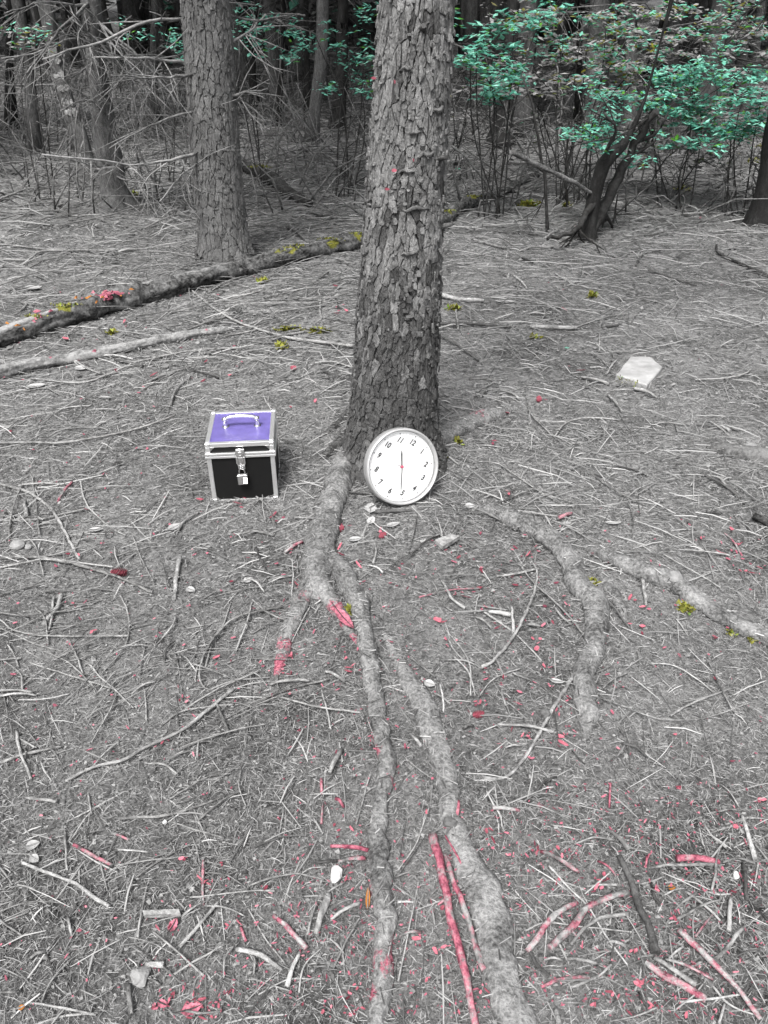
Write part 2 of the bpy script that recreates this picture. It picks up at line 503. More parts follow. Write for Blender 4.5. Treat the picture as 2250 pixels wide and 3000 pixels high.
def crumbs(name, label, zones, mat):
    Vs = []; tot = 0
    for (y0, y1, n, s0, s1) in zones:
        y = y0 + (y1 - y0) * rng.random(n) ** .8; x = (rng.random(n) * 2 - 1) * (.62 * y + .55)
        s = s0 + (s1 - s0) * rng.random(n) ** 2.2
        a = rng.random(n) * 6.283; e = .4 + .6 * rng.random(n)
        z = H(x, y) + .004 + s * .3 * rng.random(n)
        tl = (rng.random((n, 2)) - .5) * 1.0
        P4 = []
        for k in range(4):
            t = a + k * 1.571 + (rng.random(n) - .5) * .7; r = s * (.7 + .5 * rng.random(n)) * .5
            dx = np.cos(t) * r; dy = np.sin(t) * r * e
            P4.append(np.stack([x + dx, y + dy, z + dx * tl[:, 0] + dy * tl[:, 1]], -1))
        P4.append(np.stack([x, y, z + s * .22], -1))
        Vs.append(np.stack(P4, 1).reshape(-1, 3)); tot += n
    q = np.array([(0, 1, 4), (1, 2, 4), (2, 3, 4), (3, 0, 4)])
    Fq = (np.arange(tot)[:, None, None] * 5 + q[None]).reshape(-1, 3)
    tag(obj(name, mesh_np(name, np.concatenate(Vs), Fq, mat)), label, None, None, "stuff")
crumbs("bark_crumbs", "crumbs of bark and dry leaf among the needles", [(.35, 2.0, 26000, .003, .013), (1.9, 3.6, 26000, .004, .017), (3.4, 7.0, 16000, .008, .035), (6.5, 13, 9000, .015, .07)], M_CRUMB)

# ------------------------------------------------------------------ main tree
def clip_poly(poly, a, b):
    """keep the half plane nearer to a than to b"""
    m = (a + b) / 2; d = b - a
    out = []
    for i in range(len(poly)):
        p, q = poly[i], poly[(i + 1) % len(poly)]
        sp, sq = np.dot(p - m, d), np.dot(q - m, d)
        if sp <= 0: out.append(p)
        if sp * sq < 0: out.append(p + (q - p) * sp / (sp - sq))
    return out

def bark_plates(axis, rad, z0, z1, th0, th1, cw, ch, gap, tmin, tmax, parent, mat, core_in, keep_max, rs, dark_mat=None):
    """irregular bark plates of their own over a trunk core; th measured from -y"""
    rm = rad((z0 + z1) / 2)
    cols = int((th1 - th0) * rm / cw); rows = int((z1 - z0) / ch)
    pts = {}
    for i in range(-1, rows + 1):
        for j in range(-1, cols + 1):
            pts[(i, j)] = np.array([(th0 * rm) + (j + 0.5 + 0.5 * (i % 2) + rs.uniform(-.33, .33)) * cw, z0 + (i + 0.5 + rs.uniform(-.42, .42)) * ch])
    made = []
    for (i, j), c in pts.items():
        if not (0 <= i < rows and 0 <= j < cols): continue
        poly = [c + np.array(q) for q in ((-cw * 2, -ch * 2), (cw * 2, -ch * 2), (cw * 2, ch * 2), (-cw * 2, ch * 2))]
        for di in range(-2, 3):
            for dj in range(-2, 3):
                o = pts.get((i + di, j + dj))
                if o is None or (di == 0 and dj == 0): continue
                sc = np.array([1.0, cw / ch])
                pl = clip_poly([p * sc for p in poly], c * sc, o * sc)
                poly = [p / sc for p in pl]
                if len(poly) < 3: break
        if len(poly) < 3: continue
        cen = sum(poly) / len(poly)
        ring = []
        for k in range(len(poly)):
            p, q = poly[k], poly[(k + 1) % len(poly)]
            e = np.linalg.norm(q - p)
            nsub = 1 if e < cw * 0.25 else (3 if e < cw * 0.6 else 4)
            for s in range(nsub):
                t = s / nsub
                pt = p * (1 - t) + q * t
                if s: pt = pt + np.array([rs.uniform(-.1, .1), rs.uniform(-.1, .1)]) * cw
                d = pt - cen
                dl = np.linalg.norm(d) + 1e-6
                fx = max(.4, 1 - gap * 3.4 * rs.uniform(.2, 1.6) / (abs(d[0]) + .3 * cw)); fz = max(.5, 1 - gap * rs.uniform(.1, 1.6) / (abs(d[1]) + .2 * ch))
                ring.append(cen + d * np.array([fx, fz]))
        thick = rs.uniform(tmin, tmax)
        tilt_z = rs.uniform(-0.10, 0.02) * 1.2           # lower edge lifts more often
        tilt_s = rs.uniform(-0.07, 0.07)
        n = len(ring)
        def put(p, off):
            th = p[0] / rm
            r = rad(p[1]) + off
            ax, ay = axis(p[1])
            return (ax + r * math.sin(th), ay - r * math.cos(th), p[1])
        V = [put(p, core_in - 0.004) for p in ring]
        def lift(p): return (p[1] - cen[1]) * tilt_z + (p[0] - cen[0]) * tilt_s
        V += [put(p, core_in + max(0.001, thick * 0.72 + lift(p) + rs.uniform(-.0018, .0018))) for p in ring]
        V += [put(cen + (p - cen) * rs.uniform(0.6, 0.78), core_in + max(0.0015, thick + lift(p) * 0.7 + rs.uniform(-.0022, .0022))) for p in ring]
        V += [put(cen, core_in + thick + rs.uniform(-.003, .002))]
        Fc = []
        for k in range(n):
            k2 = (k + 1) % n
            Fc += [(k, k2, n + k2, n + k), (n + k, n + k2, 2 * n + k2, 2 * n + k), (2 * n + k, 2 * n + k2, 3 * n)]
        made.append((V, Fc, max(p[0] for p in ring) - min(p[0] for p in ring), cen[1]))
    made.sort(key=lambda m: -m[2])
    made = [(V, Fc, dark_mat and rs.random() < float(np.interp(z, [.25, .6, 1.3], [.92, .6, .12]))) for V, Fc, w, z in made]  # dark plates become more frequent towards the trunk base
    big = made[:keep_max]
    for V, Fc, k in big:
        obj("bark_plate", mesh_np("bark_plate", V, Fc, dark_mat if k else mat), parent)
    if made[keep_max:]:
        for kk in (True, False):
            b = MB()
            for V, Fc, k in made[keep_max:]:
                if bool(k) == kk: b.add(V, Fc)
            if b.V: tag(obj("bark_plates_rest", b.mesh("bark_plates_rest", dark_mat if kk else mat), parent), kind="stuff")

def flakes(axis, rad, z0, z1, th0, th1, n, s0, s1, parent, mat, off, rs, name="bark_flakes"):
    b = MB()
    for _ in range(n):
        z = rs.uniform(z0, z1); th = rs.uniform(th0, th1)
        ax, ay = axis(z); r = rad(z) + off + rs.uniform(-.002, .004)
        nrm = np.array([math.sin(th), -math.cos(th), 0.0]); tan = np.array([math.cos(th), math.sin(th), 0.0]); up = np.array([0, 0, 1.0])
        c = np.array([ax, ay, z]) + nrm * r
        w = rs.uniform(s0, s1) * 0.6; h = rs.uniform(s0, s1) * rs.choice((0.5, 0.9, 1.5))
        k = rs.randint(5, 8); lean = rs.choice((rs.uniform(-.12, .12), rs.uniform(-.1, .4))); roll = rs.uniform(-.25, .25)
        top, bot = [], []
        for q in range(k):
            a = q / k * 6.283 + rs.uniform(-.3, .3)
            x = max(-.72, min(.72, math.cos(a))) * 1.3 * w * rs.uniform(.8, 1.1); y = max(-.72, min(.72, math.sin(a))) * 1.3 * h * rs.uniform(.8, 1.1)
            o = -y * lean + x * roll
            top.append(c + tan * x + up * y + nrm * (max(o, -0.002) + 0.0022))
            bot.append(c + tan * x + up * y + nrm * (max(o, -0.002) - 0.004))
        V = np.array(top + bot)
        Fc = [tuple(range(k))] + [(k + q, k + (q + 1) % k, (q + 1) % k, q) for q in range(k)]
        b.add(V, Fc)
    return tag(obj(name, b.mesh(name, mat), parent), kind="stuff")

def trunk_core(axis, rad, zs, sides, amp, mat, name="trunk", parent=None, in_=0.0, fq=1.0):
    th = np.arange(sides) / sides * 2 * math.pi
    zs = np.asarray(zs, float)
    T, Z = np.meshgrid(th, zs)
    R = np.array([rad(z) for z in zs])[:, None] + in_
    A = np.array([axis(z) for z in zs])
    n = vnoise(np.cos(T) * 2.2 * fq + 20 + Z * 1.3, np.sin(T) * 2.2 * fq + 9 + Z * 1.7) * 1.0 \
        + vnoise(np.cos(T) * 9 * fq + 5 + Z * 6, np.sin(T) * 9 * fq + Z * 5) * 0.6
    R = R + amp * n
    V = np.stack([A[:, 0][:, None] + R * np.sin(T), A[:, 1][:, None] - R * np.cos(T), Z], -1).reshape(-1, 3)
    nz = len(zs)
    i, k = np.meshgrid(np.arange(nz - 1), np.arange(sides), indexing='ij')
    k2 = (k + 1) % sides
    Fq = np.stack([i * sides + k, i * sides + k2, (i + 1) * sides + k2, (i + 1) * sides + k], -1).reshape(-1, 4)
    return obj(name, mesh_np(name, V, Fq, mat, True), parent)

def crown_mesh(centers, n_each, size, mat, name="crown", flat=0.5, spread=None, rs=None):
    """leaf clumps: bent leaf-sized faces spread through volumes; centers: (x,y,z,rx,ry,rz)"""
    Vs, n_tot = [], 0
    for (cx, cy, cz, rx, ry, rz) in centers:
        n = n_each
        d = rng.normal(size=(n, 3)); d /= np.linalg.norm(d, axis=1, keepdims=True)
        c = np.array([cx, cy, cz]) + d * (rng.random((n, 1)) ** 0.45) * np.array([rx, ry, rz])
        a = rng.random(n) * 2 * math.pi
        ti = (rng.random(n) - 0.5) * 2 * (1 - flat) * 1.5
        u = np.stack([np.cos(a), np.sin(a), np.sin(ti)], -1)
        w = np.stack([-np.sin(a), np.cos(a), (rng.random(n) - 0.5) * (1 - flat) * 1.6], -1)
        L = size * (0.55 + 0.9 * rng.random(n))[:, None]; W = L * (0.38 + 0.2 * rng.random((n, 1)))
        dz = np.array([0, 0, 1.0]) * L * 0.12
        v = np.stack([c - u * L / 2, c - w * W / 2 - dz, c + u * L / 2 - dz * 1.6, c + w * W / 2 - dz, c], 1)
        Vs.append(v.reshape(-1, 3)); n_tot += n
    V = np.concatenate(Vs)
    q = np.array([(0, 1, 4), (1, 2, 4), (2, 3, 4), (3, 0, 4)])
    Fq = (np.arange(n_tot)[:, None, None] * 5 + q[None]).reshape(-1, 3)
    return mesh_np(name, V, Fq, mat)

def dead_branch(parent, pts, r0, r1, twigs=6, tl=0.4, mat=None, droop=0.3, rs=random, sides=5, name="dead_branch"):
    """a bare branch with side twigs, joined as one branch"""
    pts = [np.array(p) for p in pts]
    rad = list(np.linspace(r0, r1, len(pts)))
    S, R = catmull(pts, rad, max(0.05, np.linalg.norm(pts[-1] - pts[0]) / 14))
    S = S + np.array([[rs.uniform(-1, 1), rs.uniform(-1, 1), rs.uniform(-1, 1)] for _ in S]) * r0 * 0.5
    b = MB(); b.add(*tube(S, R, sides, 0.15))
    for _ in range(twigs):
        k = rs.randint(len(S) // 6, len(S) - 2)
        t = S[k + 1] - S[k]; t /= np.linalg.norm(t) + 1e-9
        d = t * rs.uniform(0.3, 1.0) + np.array([rs.uniform(-1, 1), rs.uniform(-.6, .6), rs.uniform(-1.1 - droop, 0.6)])
        d /= np.linalg.norm(d)
        l = tl * rs.uniform(0.4, 1.2)
        q = [S[k], S[k] + d * l * 0.5 + np.array([rs.uniform(-.05, .05), 0, -0.03 * droop]), S[k] + d * l + np.array([0, 0, -0.22 * droop * l])]
        s2, r2 = catmull(q, [R[k] * 0.55, R[k] * 0.4, R[k] * 0.2], l / 5)
        b.add(*tube(s2, np.maximum(r2, 0.0012), 4, 0.1))
        for _ in range(rs.randint(0, 2)):
            m = rs.randint(1, len(s2) - 1)
            d2 = d + np.array([rs.uniform(-1, 1), rs.uniform(-1, 1), rs.uniform(-1, .5)]); d2 /= np.linalg.norm(d2)
            s3, r3 = catmull([s2[m], s2[m] + d2 * l * 0.25, s2[m] + d2 * l * 0.5], [R[k] * .3, R[k] * .25, R[k] * .15], l / 5)
            b.add(*tube(s3, np.maximum(r3, 0.001), 3, 0.1))
    return obj(name, b.mesh(name, mat or M_BRANCH, True), parent)

main = empty("pine_tree", (0, 0, 0), "large grey pine trunk with flaky bark behind the white clock", "tree")
_mz = np.array([-0.1, 0.02, 0.10, 0.22, 0.40, 0.65, 0.95, 1.3, 1.62, 3.0, 6.0, 12.0])
_mr = np.array([0.30, 0.245, 0.203, 0.178, 0.166, 0.154, 0.141, 0.127, 0.115, 0.105, 0.08, 0.02])
_mx = np.array([0.030, 0.034, 0.036, 0.038, 0.044, 0.054, 0.068, 0.086, 0.102, 0.15, 0.2, 0.25])
main_rad = lambda z: float(np.interp(z, _mz, _mr))
main_axis = lambda z: (float(np.interp(z, _mz, _mx)), TREE_Y + 0.02 * z)
zs = np.concatenate([np.linspace(-0.1, 2.0, 170), np.linspace(2.1, 12.0, 40)])
main_trunk = trunk_core(main_axis, main_rad, zs, 110, 0.009, M_CREVICE, "trunk", main, -0.010)
rs = random.Random(3)
bark_plates(main_axis, main_rad, 0.07, 1.72, -1.95, 1.95, 0.027, 0.060, 0.0009, 0.0015, 0.0075, main_trunk, M_PLATE, -0.006, 300, rs, M_PLATE_DARK)
flakes(main_axis, main_rad, 0.60, 1.75, -2.0, 2.0, 420, 0.005, 0.015, main_trunk, M_PLATE, 0.001, rs)
flakes(main_axis, main_rad, 0.03, .75, -2.0, 2.0, 420, 0.005, 0.016, main_trunk, M_PLATE_DARK, 0.001, rs)

# scars: short ledges of lifted bark with a dark hollow below
b = MB()
for (u, v, w) in ((1212, 388, 46), (1250, 455, 70), (1195, 505, 60), (1220, 615, 90), (1190, 205, 40), (1290, 325, 50), (1200, 745, 50)):
    p = at(u, v, TREE_Y - .14); ax, ay = main_axis(p.z); r = main_rad(p.z) - .002
    th = math.asin(max(-.95, min(.95, (p.x - ax) / r)))
    W = px(p, w) / 2
    pts = []
    for q in np.linspace(-1, 1, 7):
        t = th + q * W / r; rr_ = r + .007 * (1 - q * q)
        pts.append((ax + rr_ * math.sin(t), ay - rr_ * math.cos(t), p.z + rs.uniform(-.006, .006) - .008 * q * q))
    V, Fc = tube(pts, [.002, .004, .006, .0065, .006, .004, .002], 7, .3)
    b.add(V, Fc)
tag(obj("bark_ledges", b.mesh("bark_ledges", M_PLATE), main_trunk), kind="stuff")
# knots and stubs on the trunk
for (u, v, l) in ((1375, 690, .05), (1100, 620, .02), (1290, 480, .05), (1240, 85, .03), (1200, 855, .03)):
    p = at(u, v, TREE_Y - 0.14)
    th = (p.x - main_axis(p.z)[0]) / main_rad(p.z)
    th = math.asin(max(-.95, min(.95, th)))
    ax, ay = main_axis(p.z); r = main_rad(p.z)
    s = np.array([ax + r * .9 * math.sin(th), ay - r * .9 * math.cos(th), p.z]); d = np.array([math.sin(th), -math.cos(th), .25])
    S, R = catmull([s, s + d * l * .6, s + d * l], [.012, .009, .006], .012)
    b = MB(); b.add(*tube(S, R, 7, .25))
    obj("branch_stub", b.mesh("branch_stub", M_DARK, True), main)

def gauss_attr(V, centers):
    a = np.zeros(len(V))
    for (c, r) in centers:
        d2 = ((V - np.array(c)) ** 2).sum(1)
        a = np.maximum(a, np.exp(-d2 / (r * r)))
    return a

ROOT_TOP = []
def root(pts, stains=(), parent=main, lift=0.30, flat=0.76, mat=M_ROOT, sides=26, region=0, name="root", label=None, rs=random, mossy=(), step=0.010):
    W, R = [], []
    for (x, y, w) in pts:
        u, v = zp(region, x, y)
        k = D if region == 0 else ZK
        p = P(u, v)
        r = px(p, w * k) / 2
        W.append(np.array([p.x, p.y, p.z + r * lift])); R.append(r)
    S, RR = catmull(W, R, step)
    end = np.clip((1 - np.abs(np.linspace(-1, 1, len(S)))) * 5, 0, 1)
    S[:, 2] = H(S[:, 0], S[:, 1]) + RR * lift * end - (1 - end) * RR * .25
    S[:, :2] += np.stack([vnoise(np.arange(len(S)) * .31 + 7, np.arange(len(S)) * .1), vnoise(np.arange(len(S)) * .27, np.arange(len(S)) * .13 + 4)], -1) * 0.014
    V, Fc = tube(S, RR, sides, 0.07, 0.07, flat, detail=.11)
    ROOT_TOP.append((S, RR, lift, flat))
    att = {}
    def cs(lst): return [(np.array(P(*zp(region, x, y))), px(P(*zp(region, x, y)), w * (D if region == 0 else ZK))) for (x, y, w) in lst]
    att['stain'] = gauss_attr(V, cs(stains)) if stains else np.zeros(len(V))
    att['moss'] = gauss_attr(V, cs(mossy)) if mossy else np.zeros(len(V))
    o = obj(name, mesh_np(name, V, Fc, mat, True, att), parent)
    if label: o['label'] = label
    return o

root([(775, 965, 60), (740, 1020, 56), (720, 1085, 58), (702, 1150, 62), (686, 1215, 66), (680, 1262, 62), (677, 1295, 40)], [(722, 1060, 16), (662, 1275, 20), (702, 1296, 18)], label="thick straight root running to the left fork")
root([(672, 1255, 46), (645, 1318, 36), (620, 1370, 33), (607, 1415, 30), (600, 1458, 16)], [(655, 1300, 26), (636, 1340, 20), (612, 1400, 30), (605, 1440, 44)], label="short pale root fork with a pink end")
root([(688, 1255, 46), (715, 1302, 34), (748, 1348, 24), (772, 1392, 12)], [(725, 1318, 30), (745, 1345, 26), (765, 1385, 20)])
root([(697, 1190, 40), (735, 1235, 46), (765, 1290, 43), (785, 1350, 39), (797, 1420, 38), (808, 1500, 38), (818, 1570, 36), (830, 1640, 38), (828, 1720, 36), (818, 1800, 38), (822, 1900, 45), (832, 1990, 46), (825, 2080, 47), (813, 2212, 45), (802, 2300, 45)],
     [(815, 1630, 28), (835, 1690, 26), (808, 1930, 24), (835, 2085, 44), (812, 1760, 20), (806, 2000, 18), (812, 1600, 20), (845, 2040, 24), (800, 2150, 30)], label="long narrow root running straight to the camera", lift=.38, flat=.85)
root([(825, 1360, 8), (868, 1445, 28), (905, 1510, 50), (930, 1570, 56), (955, 1640, 46), (968, 1700, 46), (975, 1770, 46), (1000, 1840, 56), (1035, 1910, 78), (1055, 1980, 80), (1070, 2060, 76), (1095, 2140, 80), (1130, 2240, 86), (1150, 2320, 86)],
     [(985, 1750, 14)], lift=.12, flat=.62, label="widest root emerging from soil and running to the camera")
root([(1005, 1092, 14), (1060, 1108, 32), (1130, 1140, 50), (1190, 1175, 48), (1228, 1215, 44), (1245, 1265, 48), (1285, 1315, 52), (1285, 1375, 48), (1268, 1440, 46), (1262, 1500, 48), (1270, 1555, 42), (1262, 1602, 12)], [(1160, 1180, 12)], lift=0.46, flat=.88, label="crooked root bending away to the right of the clock")
root([(1290, 1230, 18), (1325, 1285, 28), (1352, 1340, 10)])
root([(1262, 1180, 26), (1340, 1222, 42), (1400, 1248, 50), (1455, 1268, 46), (1510, 1308, 42), (1580, 1350, 38), (1659, 1388, 42), (1740, 1420, 42)], mossy=[(1480, 1310, 20)], lift=0.46, flat=.88, label="exposed root at the far right edge of the path", mat=M_ROOT)
root([(905, 975, 60), (950, 950, 52), (990, 930, 46), (1040, 908, 44), (1100, 886, 26), (1145, 880, 10)], [(1030, 908, 30), (1090, 892, 12)], lift=0.2, label="mossy root mound reaching back from the trunk")
root([(800, 930, 60), (752, 948, 34), (722, 970, 26), (690, 995, 12)], lift=0.25, mat=M_ROOTD)
root([(780, 900, 46), (748, 905, 26), (722, 925, 18), (690, 945, 10)], lift=0.3, mat=M_ROOTD)
root([(800, 980, 60), (755, 1000, 40), (735, 1030, 26)], lift=0.4, mat=M_ROOTD)
root([(860, 960, 70), (800, 985, 50), (770, 1015, 36), (745, 1050, 20)], lift=0.4, mat=M_ROOTD)
root([(930, 960, 50), (948, 1000, 34), (955, 1030, 14)], lift=0.5, mat=M_ROOTD)
root([(1525, 965, 16), (1560, 975, 40), (1600, 985, 46), (1659, 990, 44), (1750, 1000, 40)], lift=0.25, label="half buried root beside a hollow at the path edge", mat=M_ROOTD)

def needles_on_roots():
    b = MB(); r_ = random.Random(8)
    for S, RR, lift, flat in ROOT_TOP:
        for _ in range(int(len(S) * .75)):
            k = r_.randrange(1, len(S) - 1); q = r_.uniform(-1.25, 1.25)
            t = S[min(k + 2, len(S) - 1)] - S[k - 1]; t = t / (np.linalg.norm(t) + 1e-9); sd = np.array([t[1], -t[0], 0])
            c = S[k] + sd * RR[k] * math.sin(q) * 1.03 + np.array([0, 0, RR[k] * math.cos(q) * flat * 1.06 + .002])
            a = r_.uniform(0, 6.28); l = r_.uniform(.008, .035); d = np.array([math.cos(a), math.sin(a), r_.uniform(-.25, .25)]) * l / 2
            w = r_.uniform(.0008, .0018); n_ = np.array([-math.sin(a), math.cos(a), 0]) * w
            up = np.array([0, 0, w * 1.2])
            b.add([c - d - n_, c - d + up, c - d + n_, c + d - n_, c + d + up, c + d + n_], [(0, 3, 4, 1), (1, 4, 5, 2)])
    tag(obj("needles_on_roots", b.mesh("needles_on_roots", M_NEEDLE)), "stray needles fallen on the bare roots", kind="stuff")
needles_on_roots()
crown_c = []
rs = random.Random(5)
for _ in range(44):
    z = rs.uniform(4.6, 10.5); a = rs.uniform(0, 6.28); q = (12.3 - z) * 0.34 * rs.uniform(.3, 1)
    crown_c.append((0.2 + q * math.cos(a), TREE_Y + .2 + q * math.sin(a), z, .55, .55, .25))
obj("crown", crown_mesh(crown_c, 34, 0.16, M_CANOPY), main)

# ------------------------------------------------------------------ second tree (left of the clock tree)
tb = P(*zp(0, 487, 556))
lt_y = tb.y
lt_px = [(487, 570, 104), (487, 540, 104), (480, 480, 102), (473, 420, 106), (466, 330, 108), (459, 220, 107), (452, 110, 106), (443, 0, 104), (436, -120, 102)]
lz, lx, lr = [], [], []
for (x, y, w) in lt_px:
    p = at(*zp(0, x, y), lt_y)
    lz.append(p.z); lx.append(p.x); lr.append(px(p, w * D) / 2)
lz += [4.0, 12.0]; lx += [lx[-1] - .2, lx[-1] - .5]; lr += [.12, .02]
left_rad = lambda z: float(np.interp(z, lz, lr)) + 0.05 * math.exp(-max(0, z - tb.z) / .12)
left_axis = lambda z: (float(np.interp(z, lz, lx)), lt_y)
left = empty("pine_tree", (0, 0, 0), "straight grey conifer trunk with dead side branches rising from behind the mossy log", "tree")
left_trunk = trunk_core(left_axis, left_rad, np.concatenate([np.linspace(tb.z - .15, 2.4, 120), np.linspace(2.6, 12, 30)]), 70, .012, M_CREVICE2, "trunk", left, -.010)
rs = random.Random(11)
bark_plates(left_axis, left_rad, tb.z + .03, 2.1, -1.7, 1.7, .042, .09, .0013, .003, .010, left_trunk, M_PLATE2, -.006, 260, rs)
flakes(left_axis, left_rad, tb.z, 2.1, -1.7, 1.7, 500, .008, .026, left_trunk, M_PLATE2, .001, rs)
cc = []
for _ in range(50):
    z = rs.uniform(3.0, 10); a = rs.uniform(0, 6.28); q = rs.uniform(.3, 1) * (11.5 - z) * .22
    cc.append((left_axis(3)[0] + q * math.cos(a), lt_y + q * math.sin(a), z, .7, .7, .3))
obj("crown", crown_mesh(cc, 40, .2, M_CANOPY), left)
def zpts(r, pts, y):
    return [np.array(at(*zp(r, a, b), y + (c[0] if c else 0))) for a, b, *c in pts]
for pts, r0 in (([(800, 78, 0), (640, 95, -.2), (440, 178, -.5), (300, 215, -.7), (180, 255, -.9)], .011),
                ([(800, 270, 0), (600, 250, -.2), (400, 246, -.4)], .011),
                ([(845, 318, -.1), (700, 336, -.3), (480, 326, -.6)], .011),
                ([(860, 658, -.1), (740, 692, -.4), (600, 712, -.6), (450, 696, -.8), (180, 668, -1.0)], .011),
                ([(1000, 180, 0), (1060, 150, .1), (1150, 60, .3)], .012),
                ([(1010, 420, -.1), (1060, 400, -.2), (1110, 395, -.2)], .012),
                ([(860, 700, -.1), (780, 760, -.3), (690, 870, -.6)], .008),
                ([(850, 480, -.1), (700, 520, -.3), (560, 590, -.5), (470, 640, -.6)], .009),
                ([(980, 60, .1), (1100, 90, .2), (1260, 60, .5)], .010)):
    dead_branch(left, zpts(1, pts, lt_y), r0, r0 * .4, 9, .35, rs=rs)
# ------------------------------------------------------------------ other trees
def simple_tree(name, base_px, pts_px, label, mat, group=None, top=9.0, y=None, crown=True, branches=8, sides=20, crown_z=2.7, cw=1.0, seed=0, region=1, dead_mat=None, flare=1.5, crown_n=24):
    rs = random.Random(seed)
    g = P(*zp(region, *base_px))
    y = y or g.y
    W, R = [], []
    for (a, b_, w) in pts_px:
        p = at(*zp(region, a, b_), y)
        W.append(np.array(p)); R.append(px(p, w * ZK) / 2)
    hb = float(H(W[0][0], W[0][1]))
    W[0][2] = min(W[0][2], hb) - 0.08
    R[0] *= flare
    d = (W[-1] - W[-2]); d /= np.linalg.norm(d) + 1e-9
    k = max(0.5, top - W[-1][2])
    dd = np.array([d[0] * .5, d[1] * .5, 1.0])
    W += [W[-1] + dd * k * .5, W[-1] + dd * k]
    R += [R[-1] * .7, .02]
    S, RR = catmull(W, R, .09)
    V, Fc = tube(S, RR, sides, .10, .05, detail=.14)
    t = empty(name, (0, 0, 0), label, "tree", group)
    obj("trunk", mesh_np("trunk", V, Fc, mat, True), t)
    if crown:
        cc = []
        for _ in range(24):
            z = rs.uniform(crown_z, top); a = rs.uniform(0, 6.28); q = rs.uniform(.2, 1.1) * (top + .8 - z) * .36 * cw
            i = int(np.argmin(abs(S[:, 2] - z)))
            cc.append((S[i][0] + q * math.cos(a), S[i][1] + q * math.sin(a), z, .8 * cw, .8 * cw, .35))
        obj("crown", crown_mesh(cc, crown_n if region == 1 else int(crown_n * .55), .24, M_CANOPY), t)
    for _ in range(branches):
        z = rs.uniform(hb + .5, hb + 3.0)
        i = int(np.argmin(abs(S[:, 2] - z))); a = rs.uniform(0, 6.28); l = rs.uniform(.5, 1.5)
        e = np.array([math.cos(a), math.sin(a), rs.uniform(-.35, .25)])
        dead_branch(t, [S[i], S[i] + e * l * .5, S[i] + e * l + np.array([0, 0, -.12])], max(.006, RR[i] * .09), .003, 8, .4, dead_mat or M_BRANCH, rs=rs)
    return t, S, RR

t3, S3, R3 = simple_tree("pine_tree", (505, 885), [(506, 885, 150), (498, 830, 128), (480, 720, 112), (455, 560, 104), (430, 400, 92), (410, 200, 84), (395, 0, 80)], "dim grey conifer trunk at the far left with a fan of drooping dead branches", M_BARKG, branches=0, seed=21, crown_z=3.2)
y3 = P(*zp(1, 505, 885)).y
rs = random.Random(17)
for pts, r0 in (([(420, 95), (520, 175, -.2), (600, 250, -.4), (700, 360, -.7), (760, 440, -.9)], .014),
                ([(410, 60), (480, 180, -.2), (560, 280, -.4), (650, 420, -.6)], .013),
                ([(400, 150), (470, 230, -.3), (560, 330, -.5), (620, 420, -.6)], .012),
                ([(430, 220), (500, 290, -.2), (580, 380, -.4), (640, 470, -.5)], .011),
                ([(395, 0), (330, 60, -.3), (230, 160, -.6), (90, 360, -.9)], .014),
                ([(400, 30), (300, 20, -.3), (180, 10, -.5), (20, 60, -.8)], .014),
                ([(420, 260), (330, 330, -.3), (270, 440, -.5)], .009),
                ([(440, 420), (520, 360, -.3), (610, 330, -.5), (700, 300, -.6)], .010),
                ([(450, 480), (400, 440, -.3), (330, 440, -.5), (260, 480, -.7)], .008),
                ([(460, 560), (540, 470, -.3), (600, 410, -.4)], .010),
                ([(480, 640), (560, 600, -.3), (680, 520, -.6), (760, 360, -.7)], .009),
                ([(425, 330), (420, 200, -.4), (330, 80, -.6), (320, -20, -.7)], .010),
                ([(415, 180), (300, 170, -.4), (150, 230, -.7), (0, 250, -.9)], .010),
                ([(430, 300), (560, 240, -.5), (700, 250, -.8), (820, 220, -.9)], .010),
                ([(495, 760), (560, 780, -.4), (700, 800, -.8)], .010),
                ([(480, 700), (430, 720, -.3), (300, 690, -.6), (180, 680, -.8)], .008)):
    dead_branch(t3, zpts(1, pts, y3), r0, r0 * .35, 13, .5, rs=rs, droop=.7)

t4, S4, R4 = simple_tree("pine_tree", (395, 775), [(398, 775, 62), (375, 690, 56), (345, 570, 52), (300, 440, 46), (262, 320, 42), (235, 200, 40), (215, 60, 38)], "thin leaning trunk with pale torn bark beside the dim conifer trunk at far left", M_BARKG, branches=5, seed=22, crown_z=3.3)
b = MB()
rs = random.Random(2)
for _ in range(26):
    k = int(np.argmin(abs(S4[:, 2] - (0.62 + .5 * rs.random()))))
    a = rs.uniform(-.9, .9); c = S4[k] + np.array([math.sin(a), -math.cos(a), 0]) * (R4[k] + .006)
    w = rs.uniform(.015, .04); h = rs.uniform(.015, .05)
    b.add([c + np.array([w * math.cos(q), -.012 * rs.random(), h * math.sin(q)]) for q in np.arange(6) * 1.047] + [c + np.array([0, .02, 0])], [(0, 1, 2, 3, 4, 5)] + [(i, (i + 1) % 6, 6) for i in range(6)])
o = obj("torn_bark", b.mesh("torn_bark", M_PALE), t4); tag(o, "pale torn bark patches", kind="stuff")

